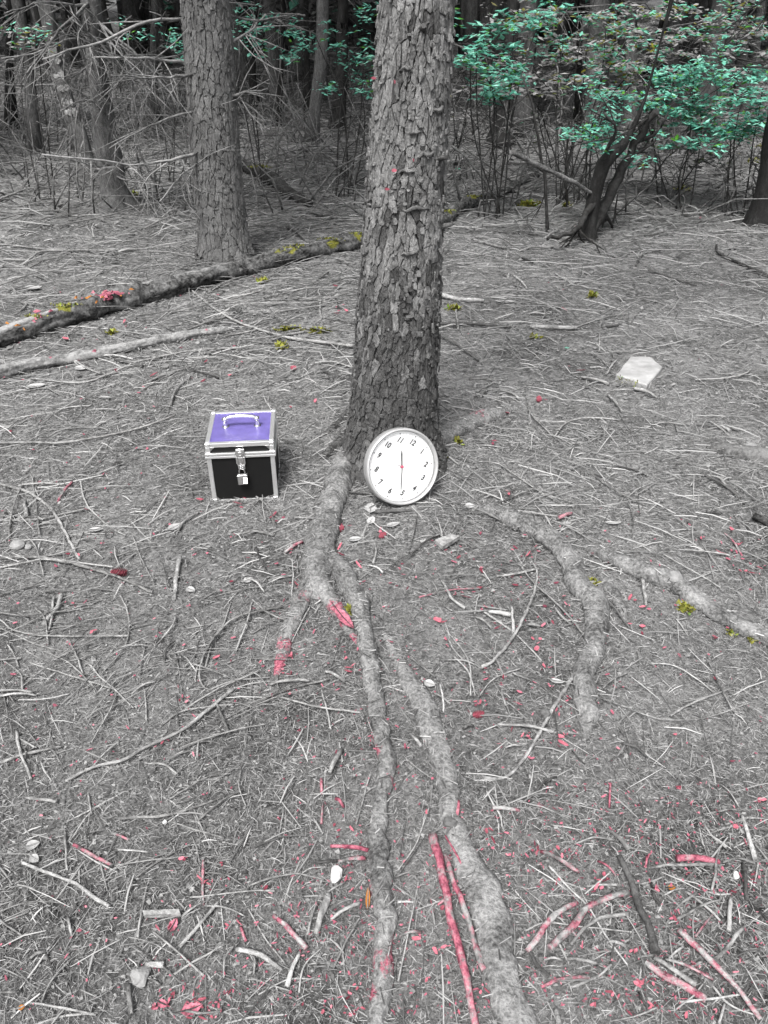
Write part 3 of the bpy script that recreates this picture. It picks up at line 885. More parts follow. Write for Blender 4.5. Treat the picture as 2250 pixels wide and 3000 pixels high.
simple_tree("dark_tree", (1455, 560), [(1455, 562, 78), (1462, 500, 64), (1470, 400, 58), (1476, 280, 54), (1480, 100, 50), (1482, 0, 48)], "almost black tree trunk in deep shade left of the big grey trunk", M_BARKD, seed=23, branches=6, dead_mat=M_DBRANCH)
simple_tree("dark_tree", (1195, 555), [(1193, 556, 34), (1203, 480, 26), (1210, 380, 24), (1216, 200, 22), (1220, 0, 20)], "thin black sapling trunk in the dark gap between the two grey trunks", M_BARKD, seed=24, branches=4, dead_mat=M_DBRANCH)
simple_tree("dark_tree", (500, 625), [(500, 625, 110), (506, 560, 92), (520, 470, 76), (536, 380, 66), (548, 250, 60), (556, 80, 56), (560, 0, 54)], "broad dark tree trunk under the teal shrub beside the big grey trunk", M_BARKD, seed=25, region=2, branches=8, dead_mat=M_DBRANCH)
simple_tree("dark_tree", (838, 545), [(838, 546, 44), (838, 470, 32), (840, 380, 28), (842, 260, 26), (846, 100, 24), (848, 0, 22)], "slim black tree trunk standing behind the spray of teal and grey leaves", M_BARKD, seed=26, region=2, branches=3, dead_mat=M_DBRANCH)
simple_tree("pine_tree", (1062, 640), [(1062, 640, 66), (1062, 500, 54), (1064, 300, 52), (1068, 100, 52), (1074, 0, 50)], "light grey conifer trunk standing behind the leafy shrubs with moss patch", M_BARKG, seed=27, region=2, branches=6)
simple_tree("pine_tree", (1240, 520), [(1240, 520, 76), (1240, 360, 64), (1242, 200, 60), (1246, 0, 56)], "grey conifer trunk behind the dense bright teal shrub", M_BARKG, seed=28, region=2, branches=6)
simple_tree("pine_tree", (1545, 500), [(1545, 500, 60), (1545, 300, 50), (1548, 100, 46), (1550, 0, 44)], "grey conifer trunk between the two bright teal shrubs far back", M_BARKG, seed=29, region=2, branches=6)
simple_tree("pine_tree", (1420, 480), [(1420, 480, 52), (1420, 300, 44), (1422, 100, 40), (1423, 0, 40)], "narrow far trunk behind the top of the dense teal shrub", M_BARKG, seed=30, region=2, branches=5)
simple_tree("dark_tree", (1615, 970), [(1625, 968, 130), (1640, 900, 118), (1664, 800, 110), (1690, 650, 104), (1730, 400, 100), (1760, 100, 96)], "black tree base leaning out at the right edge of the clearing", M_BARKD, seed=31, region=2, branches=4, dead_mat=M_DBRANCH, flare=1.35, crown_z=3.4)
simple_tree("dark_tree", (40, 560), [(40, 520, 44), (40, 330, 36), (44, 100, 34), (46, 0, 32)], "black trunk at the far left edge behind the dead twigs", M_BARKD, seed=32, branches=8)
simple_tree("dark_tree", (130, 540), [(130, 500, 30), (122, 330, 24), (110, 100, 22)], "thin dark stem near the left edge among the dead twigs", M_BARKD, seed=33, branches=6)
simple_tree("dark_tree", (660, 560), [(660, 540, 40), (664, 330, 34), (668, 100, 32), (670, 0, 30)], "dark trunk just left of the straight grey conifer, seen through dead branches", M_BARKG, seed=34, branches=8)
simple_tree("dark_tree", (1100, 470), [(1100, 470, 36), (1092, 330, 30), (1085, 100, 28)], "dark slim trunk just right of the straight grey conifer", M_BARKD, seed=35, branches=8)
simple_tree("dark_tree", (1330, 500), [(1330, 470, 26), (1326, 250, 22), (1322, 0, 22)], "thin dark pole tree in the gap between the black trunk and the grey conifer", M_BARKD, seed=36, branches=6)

# leaning dark trunk with second stem and a broken branch
yl = P(*zp(2, 868, 1035)).y
lean, SL, RL = simple_tree("leaning_tree", (868, 1035), [(866, 1040, 120), (880, 985, 74), (898, 900, 62), (922, 790, 58), (948, 710, 60), (990, 660, 56), (1030, 630, 44), (1062, 580, 28), (1100, 500, 18), (1130, 420, 12)], "dark crooked trunk leaning right with a second stem at its foot", M_BARKD, seed=40, region=2, branches=0, crown=False, top=1.75, flare=1.2)
for pts, r0, r1 in (([(880, 1000), (950, 900, .1), (1005, 760, .1), (1055, 680, .05), (1115, 575, 0), (1190, 482, -.1)], .05, .025),
                    ([(905, 860), (860, 960, -.2), (800, 1010, -.4), (700, 1030, -.5)], .03, .012),
                    ([(950, 700), (975, 620, -.1), (1000, 560, -.2), (960, 500, -.3)], .02, .008)):
    dead_branch(lean, zpts(2, pts, yl), r0, r1, 5, .3, M_DBRANCH, rs=rs, sides=8)
W = zpts(2, [(905, 838, -.02), (800, 778, -.15), (672, 718, -.3), (553, 655, -.45)], yl)
S, R = catmull(W, [.012, .016, .018, .017], .03)
S += np.stack([vnoise(np.arange(len(S)) * .4, np.arange(len(S)) * .1 + k) * .012 for k in (1, 5, 9)], -1)
V, Fc = tube(S, R, 12, .2, .15, detail=.2)
tag(obj("broken_branch", mesh_np("broken_branch", V, Fc, M_STICK, True), lean), "grey broken branch propped on the trunk")

# saplings: bare upright stems
def sapling(pts, r0, r1, label, mat=None, tw=4, region=2):
    g = P(*zp(region, pts[0][0], pts[0][1]))
    W = [np.array(at(*zp(region, a, b_), g.y)) for a, b_ in pts]
    W[0][2] -= .03
    o = dead_branch(None, W, r0, r1, tw, .3, mat or M_DBRANCH, rs=rs, name="sapling")
    return tag(o, label, "sapling")
sapling([(710, 1000), (702, 850), (685, 700), (665, 590), (640, 460), (600, 340)], .016, .008, "bare dark sapling stem leaning left, in front of the broken branch")
sapling([(800, 905), (788, 840), (786, 740), (795, 600), (800, 520)], .016, .009, "short bare dark sapling stem between the broken branch and the leaning trunk")
sapling([(720, 700), (745, 620), (765, 520), (760, 380), (740, 250)], .015, .008, "pale crooked sapling stem rising behind the broken branch", M_BRANCH)
sapling([(985, 985), (1000, 900), (1010, 840)], .01, .005, "thin shoot just right of the leaning trunk foot")
sapling([(1160, 680), (1165, 560), (1190, 470), (1235, 400)], .018, .008, "bare stem rising toward the dense teal shrub")
sapling([(380, 610), (385, 520), (345, 470), (320, 440)], .012, .005, "curved dark stem by the right side of the big grey trunk")
for k, (pts, r0, lab, m_) in enumerate((
        ([(1075, 660), (1070, 560), (1050, 480), (1030, 440)], .010, "pale arching stem close against the straight grey conifer", M_BRANCH),
        ([(1090, 620), (1085, 540), (1075, 480), (1060, 450)], .009, "pale upright stem second from the straight grey conifer", M_BRANCH),
        ([(1235, 630), (1268, 570), (1265, 480), (1235, 410), (1215, 330), (1210, 250)], .013, "long pale bowed stem in the dark gap between trunks", M_BRANCH),
        ([(1160, 700), (1190, 600), (1205, 540)], .009, "short slanting stem in the gap between the grey trunks", M_BRANCH),
        ([(1100, 470), (1180, 380), (1330, 340), (1440, 360), (1520, 410), (1545, 500)], .010, "thin stem arching over in front of the black trunk", M_DBRANCH),
        ([(1315, 560), (1312, 420), (1300, 280)], .008, "fine upright stem left of the black trunk", M_DBRANCH),
        ([(485, 700), (488, 600), (520, 580), (600, 530), (640, 500)], .012, "crooked dark shoot beside the far left dim trunk", M_DBRANCH),
        ([(350, 880), (330, 760), (350, 640), (365, 600)], .009, "pale shoot before the thin leaning trunk at far left", M_BRANCH))):
    sapling(pts, r0, r0 * .5, lab, m_, 5, 1)

# trees further back, deep in the shade
rs = random.Random(99)
k = 0
for i in range(46):
    y = rs.uniform(11, 24); x = rs.uniform(-.62, .62) * y
    hb = float(H(x, y)); r = rs.uniform(.06, .17)
    t = empty("forest_tree", (0, 0, 0), "dim conifer trunk far back in the shaded wood", "tree", "dim far trunks of the shaded wood")
    lean_ = rs.uniform(-.08, .08)
    top = hb + rs.uniform(7, 10)
    S, R = catmull([np.array([x, y, hb - .1]), np.array([x + lean_, y, hb + .3]), np.array([x + lean_ * 4, y, hb + 2]), np.array([x + lean_ * 8, y, top])], [r * 1.5, r, r * .85, .02], .3)
    V, Fc = tube(S, R, 10, .12, .05)
    obj("trunk", mesh_np("trunk", V, Fc, rs.choice((M_BARKD, M_BARKG, M_BARKG, M_BARKG)), True), t)
    cc = []
    for _ in range(14):
        z = rs.uniform(hb + 2.2, top); a = rs.uniform(0, 6.28); q = rs.uniform(.2, 1) * (top + 1 - z) * .3
        cc.append((x + q * math.cos(a), y + q * math.sin(a), z, .9, .9, .4))
    obj("crown", crown_mesh(cc, 17, .3, M_CANOPY), t)
    for _ in range(5):
        z = hb + rs.uniform(.4, 2.8); a = rs.uniform(0, 6.28); l = rs.uniform(.6, 1.6)
        s = np.array([x, y, z]); e = np.array([math.cos(a), math.sin(a), rs.uniform(-.4, .2)])
        dead_branch(t, [s, s + e * l * .5, s + e * l], .014, .004, 7, .5, rs.choice((M_BRANCH, M_DBRANCH)), rs=rs, sides=4)

# dense wood behind everything: one mass
b = MB()
for i in range(420):
    y = rs.uniform(19, 34); x = rs.uniform(-.8, .8) * y
    hb = float(H(x, y)); r = rs.uniform(.06, .2)
    S, R = catmull([np.array([x, y, hb - .2]), np.array([x + rs.uniform(-.2, .2), y, hb + 3]), np.array([x + rs.uniform(-.5, .5), y, hb + 9])], [r * 1.3, r, r * .4], 1.5)
    b.add(*tube(S, R, 6, .1))
for i in range(90):
    a = rs.uniform(0, 6.28); q = rs.uniform(6.5, 15)
    x, y = q * math.cos(a), 1.0 + q * math.sin(a)
    if y > 4 and abs(x) < .75 * y: continue
    if y < -1 and abs(x) < 1.3 * -y: continue
    hb = float(H(x, y)); r = rs.uniform(.08, .18)
    S, R = catmull([np.array([x, y, hb - .2]), np.array([x, y, hb + 3]), np.array([x + rs.uniform(-.5, .5), y, hb + 9])], [r * 1.3, r, r * .4], 1.5)
    b.add(*tube(S, R, 8, .1))
tag(obj("far_wood_trunks", b.mesh("far_wood_trunks", M_BARKG, True)), "dark mass of far trunks closing the wood", kind="stuff")
cc = []
for i in range(560):
    y = rs.uniform(17, 36); x = rs.uniform(-.85, .85) * y
    hb = float(H(x, y)); cc.append((x, y, hb + rs.uniform(.2, 9), 1.3, 1.0, .7))
for i in range(520):                                     # the wood goes on beside and behind the clearing
    a = rs.uniform(0, 6.28); q = rs.uniform(7.5, 15)
    x, y = q * math.cos(a), 1.0 + q * math.sin(a)
    if y > 5 and abs(x) < .75 * y: continue
    if y < -1 and abs(x) < 1.3 * -y: continue          # the path behind the camera is open
    cc.append((x, y, float(H(x, y)) + rs.uniform(.2, 9), 1.2, 1.2, .7))
tag(obj("far_wood_foliage", crown_mesh(cc, 60, .42, M_FARLEAF, "far_wood_foliage")), "dark needle foliage of the far wood", kind="stuff")

# brushwood: dead twigs standing and lying in the shade, too many to count
b = MB()
for i in range(2300):
    u = rs.uniform(-200, 2450); v = rs.uniform(330, 640) if rs.random() < .4 else rs.uniform(180, 440)
    g = P(u, v)
    if g.y < 6.2: continue
    l = rs.uniform(.25, 1.1); a = rs.uniform(0, 6.28); e = rs.uniform(.0, .9) ** 1.5
    if u > 1750: l *= .6
    d = np.array([math.cos(a) * (1 - e), math.sin(a) * .6 * (1 - e), e * .9 + .04]); d /= np.linalg.norm(d)
    s = np.array(g)
    S, R = catmull([s, s + d * l * .5 + np.array([rs.uniform(-.06, .06), 0, .04]), s + d * l + np.array([rs.uniform(-.15, .15), 0, -.06])], [.009, .007, .003], l / 4)
    S[:, 2] = np.maximum(S[:, 2], H(S[:, 0], S[:, 1]) + .005)
    b.add(*tube(S, R * rs.uniform(.5, 1.2), 4, .1))
def tangle(box, n, l0, l1, r0):
    for i in range(n):
        u = rs.uniform(box[0], box[2]); v = rs.uniform(box[1], box[3]); g = np.array(P(u, v))
        a = rs.gauss(0, .9); l = rs.uniform(l0, l1); d = np.array([math.cos(a), math.sin(a), rs.uniform(.0, .30)])
        S, R = catmull([g, g + d * l * .5 + np.array([rs.uniform(-.06, .06) * l, rs.uniform(-.1, .1) * l, 0]), g + d * l + np.array([0, rs.uniform(-.2, .2) * l, -.2 * l * rs.random()])], [r0, r0 * .8, r0 * .35], l / 5)
        S[:, 2] = np.maximum(S[:, 2], H(S[:, 0], S[:, 1]) + .006)
        b.add(*tube(S, R * rs.uniform(.6, 1.3), 4, .1))
tangle((0, 620, 1000, 1000), 210, .15, .6, .0042)
tangle((550, 640, 820, 900), 60, .2, .6, .0045)
tangle((0, 1750, 760, 2150), 110, .06, .28, .0020)
tangle((0, 1500, 400, 1800), 40, .06, .28, .0022)
tangle((1300, 640, 1900, 900), 80, .1, .45, .0040)
tangle((0, 480, 1000, 680), 200, .2, .8, .006)
tangle((1320, 480, 2250, 700), 150, .15, .7, .0055)
tag(obj("brushwood", b.mesh("brushwood", M_BRANCH, True)), "tangle of dead brushwood under the trees", kind="stuff")

# ------------------------------------------------------------------ shrubs
def shrub(name, base, y, clumps, n, size, mat, label, stems=4, group=None, region=2, stem_mat=None, rad=.007):
    """clumps: (px x, px y, rx px, ry px, dy) in zoom pixels; leaves in flat sprays round them"""
    rs = random.Random(hash(label) & 0xffff if False else sum(map(ord, label)))
    bx = at(*zp(region, *base), y)
    bz = float(H(bx.x, bx.y))
    t = empty(name, (0, 0, 0), label, "shrub", group)
    cs = []; fs = []
    for (a, b_, rx, ry, dy) in clumps:
        p = at(*zp(region, a, b_), y + dy)
        RX, RZ = px(p, rx * ZK), px(p, ry * ZK); RY = .35 * RX + .15
        cs.append((p.x, p.y, p.z, RX, RY, RZ))
        for _ in range(8):                               # flat sprays spread unevenly through the clump
            d = [rs.gauss(0, 1.0) for _ in range(3)]
            fs.append((p.x + d[0] * RX, p.y + d[1] * RY, p.z + d[2] * RZ, rs.uniform(.05, .15), rs.uniform(.05, .15), rs.uniform(.015, .06)))
    V = crown_mesh(fs, max(5, n // 11), size, mat, "foliage", flat=.78)
    tag(obj("foliage", V, t), kind="stuff")
    for i, c in enumerate(cs):
        if i >= stems and rs.random() < .8: continue
        e = np.array(c[:3]); s = np.array([bx.x + rs.uniform(-.1, .1), bx.y + rs.uniform(-.1, .1), bz - .03])
        mid = s * .45 + e * .55 + np.array([rs.uniform(-.12, .12), 0, rs.uniform(0, .2)])
        dead_branch(t, [s, mid, e], rad, .004, 6, .3, stem_mat or M_DBRANCH, droop=0, rs=rs, name="stem")
    return t

shrub("leafy_shrub", (500, 560), 7.2, [(420, 110, 90, 34, 0), (400, 200, 80, 34, -.2), (470, 230, 80, 26, 0), (560, 120, 60, 24, .2), (440, 330, 50, 30, -.1), (530, 290, 40, 22, 0), (500, 370, 34, 16, 0), (480, 415, 30, 12, 0), (690, 40, 60, 50, .3), (370, 260, 40, 18, -.2)], 150, .064, M_TEAL, "teal leafy shrub reaching out right beside the big grey trunk")
shrub("leafy_shrub", (820, 560), 7.8, [(780, 130, 110, 60, 0), (880, 190, 90, 60, .2), (960, 130, 80, 60, 0), (860, 80, 120, 30, .3), (1000, 240, 60, 40, 0), (690, 190, 80, 40, .2), (740, 280, 110, 40, .3), (1060, 150, 40, 50, .1), (1180, 90, 90, 60, .4), (1330, 60, 100, 50, .6), (1480, 70, 90, 60, .5), (1600, 80, 70, 60, .4), (1560, 190, 70, 30, .3), (650, 90, 70, 50, .2), (1060, 320, 30, 40, .1), (1180, 240, 60, 30, .3)], 200, .066, M_MIXLEAF, "tall shrub of mixed teal olive and grey leaves over the slim black trunk")
shrub("leafy_shrub", (960, 700), 6.9, [(950, 395, 54, 26, 0), (955, 440, 50, 26, 0), (945, 500, 36, 26, 0), (965, 545, 34, 24, -.1), (985, 590, 26, 18, 0), (1060, 425, 24, 16, .1), (905, 590, 40, 12, -.1), (800, 575, 34, 10, -.1), (1050, 665, 34, 12, -.2), (940, 620, 30, 14, 0)], 120, .052, M_TEAL, "narrow drooping teal sapling foliage right above the leaning dark trunk")
shrub("leafy_shrub", (1330, 690), 7.6, [(1340, 300, 80, 40, 0), (1300, 360, 90, 44, -.1), (1370, 370, 90, 44, .1), (1280, 420, 90, 40, 0), (1350, 440, 80, 44, -.1), (1320, 500, 90, 40, 0), (1220, 470, 60, 26, .1), (1360, 560, 70, 40, 0), (1360, 625, 66, 26, -.1), (1390, 330, 60, 30, .2), (1250, 340, 50, 20, 0)], 230, .060, M_TEAL, "dense bright teal shrub standing between two grey far trunks", stems=2)
shrub("leafy_shrub", (1600, 640), 7.4, [(1580, 350, 60, 40, 0), (1640, 380, 60, 50, 0), (1600, 440, 80, 40, -.1), (1560, 500, 50, 30, .1), (1640, 520, 70, 44, 0), (1560, 570, 70, 24, 0), (1640, 590, 60, 24, -.1), (1500, 575, 50, 20, .1)], 200, .060, M_TEAL, "dense teal shrub cut off by the right edge", stems=2)
shrub("leafy_shrub", (800, 640), 9.0, [(640, 300, 110, 40, 0), (760, 370, 120, 40, .2), (900, 330, 120, 50, .3), (680, 400, 100, 26, 0), (1120, 280, 110, 60, .4), (1200, 150, 120, 60, .5), (1330, 110, 150, 60, .8), (1480, 120, 140, 70, .8), (1600, 180, 90, 80, .6), (1120, 60, 90, 40, .2), (560, 340, 70, 30, 0), (1500, 250, 120, 50, .7)], 240, .085, M_GREYLEAF, "grey leaved understorey shrub spreading behind the teal shrubs", stems=3)
shrub("leafy_shrub", (1250, 700), 8.0, [(1170, 420, 70, 30, 0), (1120, 520, 50, 40, 0), (1240, 600, 80, 30, 0), (1450, 620, 70, 24, 0), (1400, 690, 60, 16, -.2), (1150, 620, 60, 30, .1), (1560, 650, 80, 16, 0), (1450, 480, 50, 30, .2)], 180, .065, M_GREYLEAF, "low grey leaved bush around the foot of the dense teal shrub", stems=2)
shrub("leafy_shrub", (330, 440), 9.5, [(330, 400, 50, 20, 0), (560, 70, 90, 40, 0), (350, 500, 50, 20, 0), (610, 480, 60, 40, 0), (600, 580, 40, 20, 0)], 90, .06, M_GREYLEAF, "dim dry bush right of the big grey trunk in shade", stems=3)
shrub("leafy_shrub", (1480, 560), 8.2, [(1560, 210, 60, 26, 0), (1510, 240, 60, 16, -.1), (1400, 210, 80, 12, .1), (1360, 150, 60, 24, .2), (1570, 290, 34, 24, 0), (1560, 370, 36, 20, 0), (1420, 375, 20, 8, 0), (1570, 50, 30, 30, .2), (1270, 120, 30, 26, .1), (1250, 250, 16, 6, 0)], 80, .055, M_TEAL, "loose teal branch of leaves in front of the black trunk", region=1)
shrub("leafy_shrub", (1080, 480), 8.6, [(1040, 110, 30, 30, 0), (1040, 170, 50, 20, 0), (1090, 180, 30, 26, 0), (1140, 170, 24, 30, 0), (1110, 30, 60, 24, .2), (1130, 110, 20, 16, 0)], 60, .06, M_TEAL, "small teal leaved bush tight against the right side of the straight conifer", region=1, stems=3)
shrub("leafy_shrub", (140, 520), 8.0, [(100, 130, 22, 18, 0), (150, 130, 20, 16, 0), (165, 185, 22, 18, 0), (110, 180, 16, 14, 0)], 56, .055, M_MIXLEAF, "little green leafy sprig among dead twigs at far left", region=1, stems=2)
shrub("leafy_shrub", (740, 480), 8.9, [(745, 150, 28, 24, 0), (570, 140, 20, 22, 0), (760, 195, 12, 14, 0)], 40, .06, M_TEAL, "tiny teal sprig just left of the straight grey conifer", region=1, stems=2)
# ------------------------------------------------------------------ logs
def moss_patch(c, rx, ry, n, size, parent=None, label=None, lift=0.0, surf=None, mat=None, name="moss_patch"):
    b = []
    x = c.x + rng.normal(size=n) * rx * .5; y = c.y + rng.normal(size=n) * ry * .5
    z = (H(x, y) if surf is None else surf(x, y)) + lift
    a = rng.random(n) * 6.283; L = size * (.5 + rng.random(n)); el = rng.random(n) * 1.3
    u = np.stack([np.cos(a) * np.cos(el), np.sin(a) * np.cos(el), np.sin(el)], -1) * L[:, None]
    w = np.stack([-np.sin(a), np.cos(a), 0 * a], -1) * (L * .28)[:, None]
    s = np.stack([x, y, z], -1)
    V = np.stack([s, s + u * .5 + w, s + u, s + u * .5 - w], 1).reshape(-1, 3)
    Fq = np.arange(n * 4).reshape(-1, 4)
    o = obj(name, mesh_np(name, V, Fq, mat or M_MOSS), parent)
    if parent is None:
        tag(o, label, "moss")
    else:
        tag(o, kind="stuff")
    return o

def log(name, pts, mat, label, cat, lift=.75, sides=26, stains=(), mossy=(), stubs=()):
    W, R = [], []
    for (r, x, y, w) in pts:
        p = P(*zp(r, x, y + w * .3)); rr = px(p, w * ZK) / 2
        W.append(np.array([p.x, p.y, p.z])); R.append(rr)
    S, RR = catmull(W, R, .02)
    hz = H(S[:, 0], S[:, 1])
    kz = np.ones(41) / 41
    hz = np.convolve(np.pad(hz, 20, mode='edge'), kz, 'valid')
    S[:, 2] = hz + RR * lift
    V, Fc = tube(S, RR, sides, .20, .12, detail=.34)
    att = {}
    for k, l in (('stain', stains), ('moss', mossy)):
        cs = []
        for (r, x, y, w) in l:
            p = P(*zp(r, x, y)); i = int(np.argmin(((S[:, :2] - np.array([p.x, p.y])) ** 2).sum(1)))
            cs.append((S[i] + np.array([0, -RR[i] * .4, RR[i] * .8]), px(p, w * ZK)))
        att[k] = gauss_attr(V, cs) if cs else np.zeros(len(V))
    t = empty(name, (0, 0, 0), label, cat)
    obj("log_body", mesh_np("log_body", V, Fc, mat, True, att), t)
    return t, S, RR

mlog, MS, MR = log("mossy_log", [(3, -330, 690, 84), (3, -120, 630, 80), (3, 0, 590, 78), (3, 250, 512, 86), (3, 480, 440, 88), (3, 800, 352, 76), (3, 1050, 286, 68), (3, 1300, 226, 66), (3, 1560, 172, 60), (2, 200, 1000, 56), (2, 260, 965, 54), (2, 320, 910, 48), (2, 470, 853, 40), (2, 570, 803, 32), (2, 660, 760, 24)], M_LOG,
     "long mossy fallen log crossing behind the big trunk with rotten pink and orange patch", "log", 1.0,
     stains=[(3, 390, 435, 26), (3, 170, 560, 12), (3, 220, 540, 12)],
     mossy=[(3, 1355, 185, 42), (3, 1465, 160, 34), (3, 1180, 230, 30), (3, 230, 500, 40), (3, 120, 530, 26), (2, 330, 890, 22), (2, 265, 965, 26), (3, 1100, 235, 24)])
def on_log(S, R, u, v):
    p = P(u, v); i = int(np.argmin(((S[:, :2] - np.array([p.x, p.y])) ** 2).sum(1)))
    return Vector(S[i]), R[i]
for (r, x, y, k) in ((3, 1355, 185, 1.3), (3, 1465, 160, 1.2), (3, 1180, 230, .9), (3, 1100, 235, .7), (3, 240, 500, 1.0), (3, 120, 540, .7), (2, 330, 890, .8), (2, 265, 965, .9), (3, 1220, 225, .6)):
    c, rr = on_log(MS, MR, *zp(r, x, y))
    moss_patch(c, .07 * k, .04 * k, int(90 * k), .016, mlog, surf=lambda X, Y, c=c, rr=rr: c.z + np.sqrt(np.maximum(rr * rr - ((Y - c.y) ** 2), 0.0001)), name="moss")
# rotten crumbs on the log
for (r, x, y, n, m) in ((3, 385, 440, 24, M_PINKLEAF), (3, 420, 435, 14, M_PINKLEAF), (3, 330, 462, 7, M_ORANGE), (3, 460, 430, 5, M_ORANGE), (3, 100, 590, 4, M_ORANGE), (3, 165, 560, 5, M_PINKLEAF), (3, 220, 545, 4, M_PINKLEAF)):
    c, rr = on_log(MS, MR, *zp(r, x, y))
    b = MB()
    for _ in range(n):
        q = Vector((c.x + random.gauss(0, .05), c.y - rr * random.uniform(-.2, .8), 0)); dy = q.y - c.y
        z = c.z + math.sqrt(max(rr * rr - dy * dy, .0002)) + .004
        a = random.random() * 6.28; l = random.uniform(.010, .028); w = l * .3
        d = np.array([math.cos(a), math.sin(a), random.uniform(-.3, .5)]); e = np.array([-math.sin(a), math.cos(a), 0])
        s = np.array([q.x, q.y, z])
        b.add([s - d * l - e * w, s - d * l + e * w, s + d * l + e * w, s + d * l - e * w, s + np.array([0, 0, .012])], [(0, 1, 4), (1, 2, 4), (2, 3, 4), (3, 0, 4)])
    tag(obj("rotten_wood", b.mesh("rotten_wood", m), mlog), kind="stuff")

# bare weathered wood where the bark has come off the top of the log
def bare_wood(S, R, i0, i1, a0, a1, seed, mat):
    r_ = random.Random(seed); V = []; Fc = []; m = 8; n = 0
    for i in range(i0, i1):
        t = S[min(i + 1, len(S) - 1)] - S[i - 1]; t /= np.linalg.norm(t); sd = np.array([t[1], -t[0], 0]); up = np.array([0, 0, 1.0])
        f = min(1, (i - i0) / 12, (i1 - 1 - i) / 12) if i1 - i0 > 4 else 1
        lo = a0 + .5 * float(vnoise(i * .13 + seed, 3.0)) + .25 * float(vnoise(i * .5 + seed, 8.0)); hi = a1 + .6 * float(vnoise(i * .12 + seed, 30.0)) + .3 * float(vnoise(i * .47 + seed, 18.0))
        c = (lo + hi) / 2; lo = c + (lo - c) * (.25 + .75 * f); hi = c + (hi - c) * (.25 + .75 * f)
        for k in range(m):
            a = lo + (hi - lo) * k / (m - 1)
            rr = R[i] * (1.06 + .07 * float(vnoise(a * 3 + seed, i * .2)) + .05 * float(vnoise(a * 11 + seed, i * .05))) - (.02 if k in (0, m - 1) else 0)
            V.append(S[i] + rr * (math.sin(a) * sd + math.cos(a) * up))
        n += 1
    for i in range(n - 1):
        for k in range(m - 1): Fc.append((i * m + k, i * m + k + 1, (i + 1) * m + k + 1, (i + 1) * m + k))
    V = np.array(V); att = {'stain': np.zeros(len(V)), 'moss': np.zeros(len(V))}
    return obj("bare_wood", mesh_np("bare_wood", V, Fc, mat, True, att), mlog)
L_ = len(MS)
for (x0, x1, a0, a1, sd_) in ((-330, 245, -.5, .75, 3), (480, 700, -.4, .35, 5), (760, 1010, -.6, .45, 7), (1060, 1300, -.5, .6, 9), (1330, 1560, -.4, .5, 11)):
    i0 = int(np.argmin(((MS[:, :2] - np.array(P(*zp(3, x0, 590 - .27 * x0))[:2])) ** 2).sum(1))); i1 = int(np.argmin(((MS[:, :2] - np.array(P(*zp(3, x1, 590 - .27 * x1))[:2])) ** 2).sum(1)))
    if i1 - i0 > 5: bare_wood(MS, MR, max(1, i0), i1, a0, a1, sd_, M_POLE)

plog, PS, PR = log("fallen_pole", [(3, -250, 790, 60), (3, 0, 735, 55), (3, 150, 700, 50), (3, 400, 650, 44), (3, 700, 590, 38), (3, 850, 565, 33), (3, 1000, 538, 24)], M_POLE,
     "straight fallen pole with pale bark and pink patches lying in front of the mossy log", "log", 1.0, 20,
     stains=[(3, 410, 655, 13), (3, 225, 690, 11), (3, 880, 555, 9)])

flog, FS, FR = log("fallen_branch", [(1, 1050, 730, 46), (1, 1110, 752, 54), (1, 1170, 785, 56), (1, 1250, 845, 44), (1, 1340, 890, 30)], M_DARK,
     "dark fallen branch with a moss tuft between the two grey trunks", "branch", 1.1, 12)
c, rr = on_log(FS, FR, *zp(1, 1175, 770))
moss_patch(c, .10, .05, 170, .03, flog, surf=lambda X, Y: X * 0 + c.z + rr * .7, name="moss")

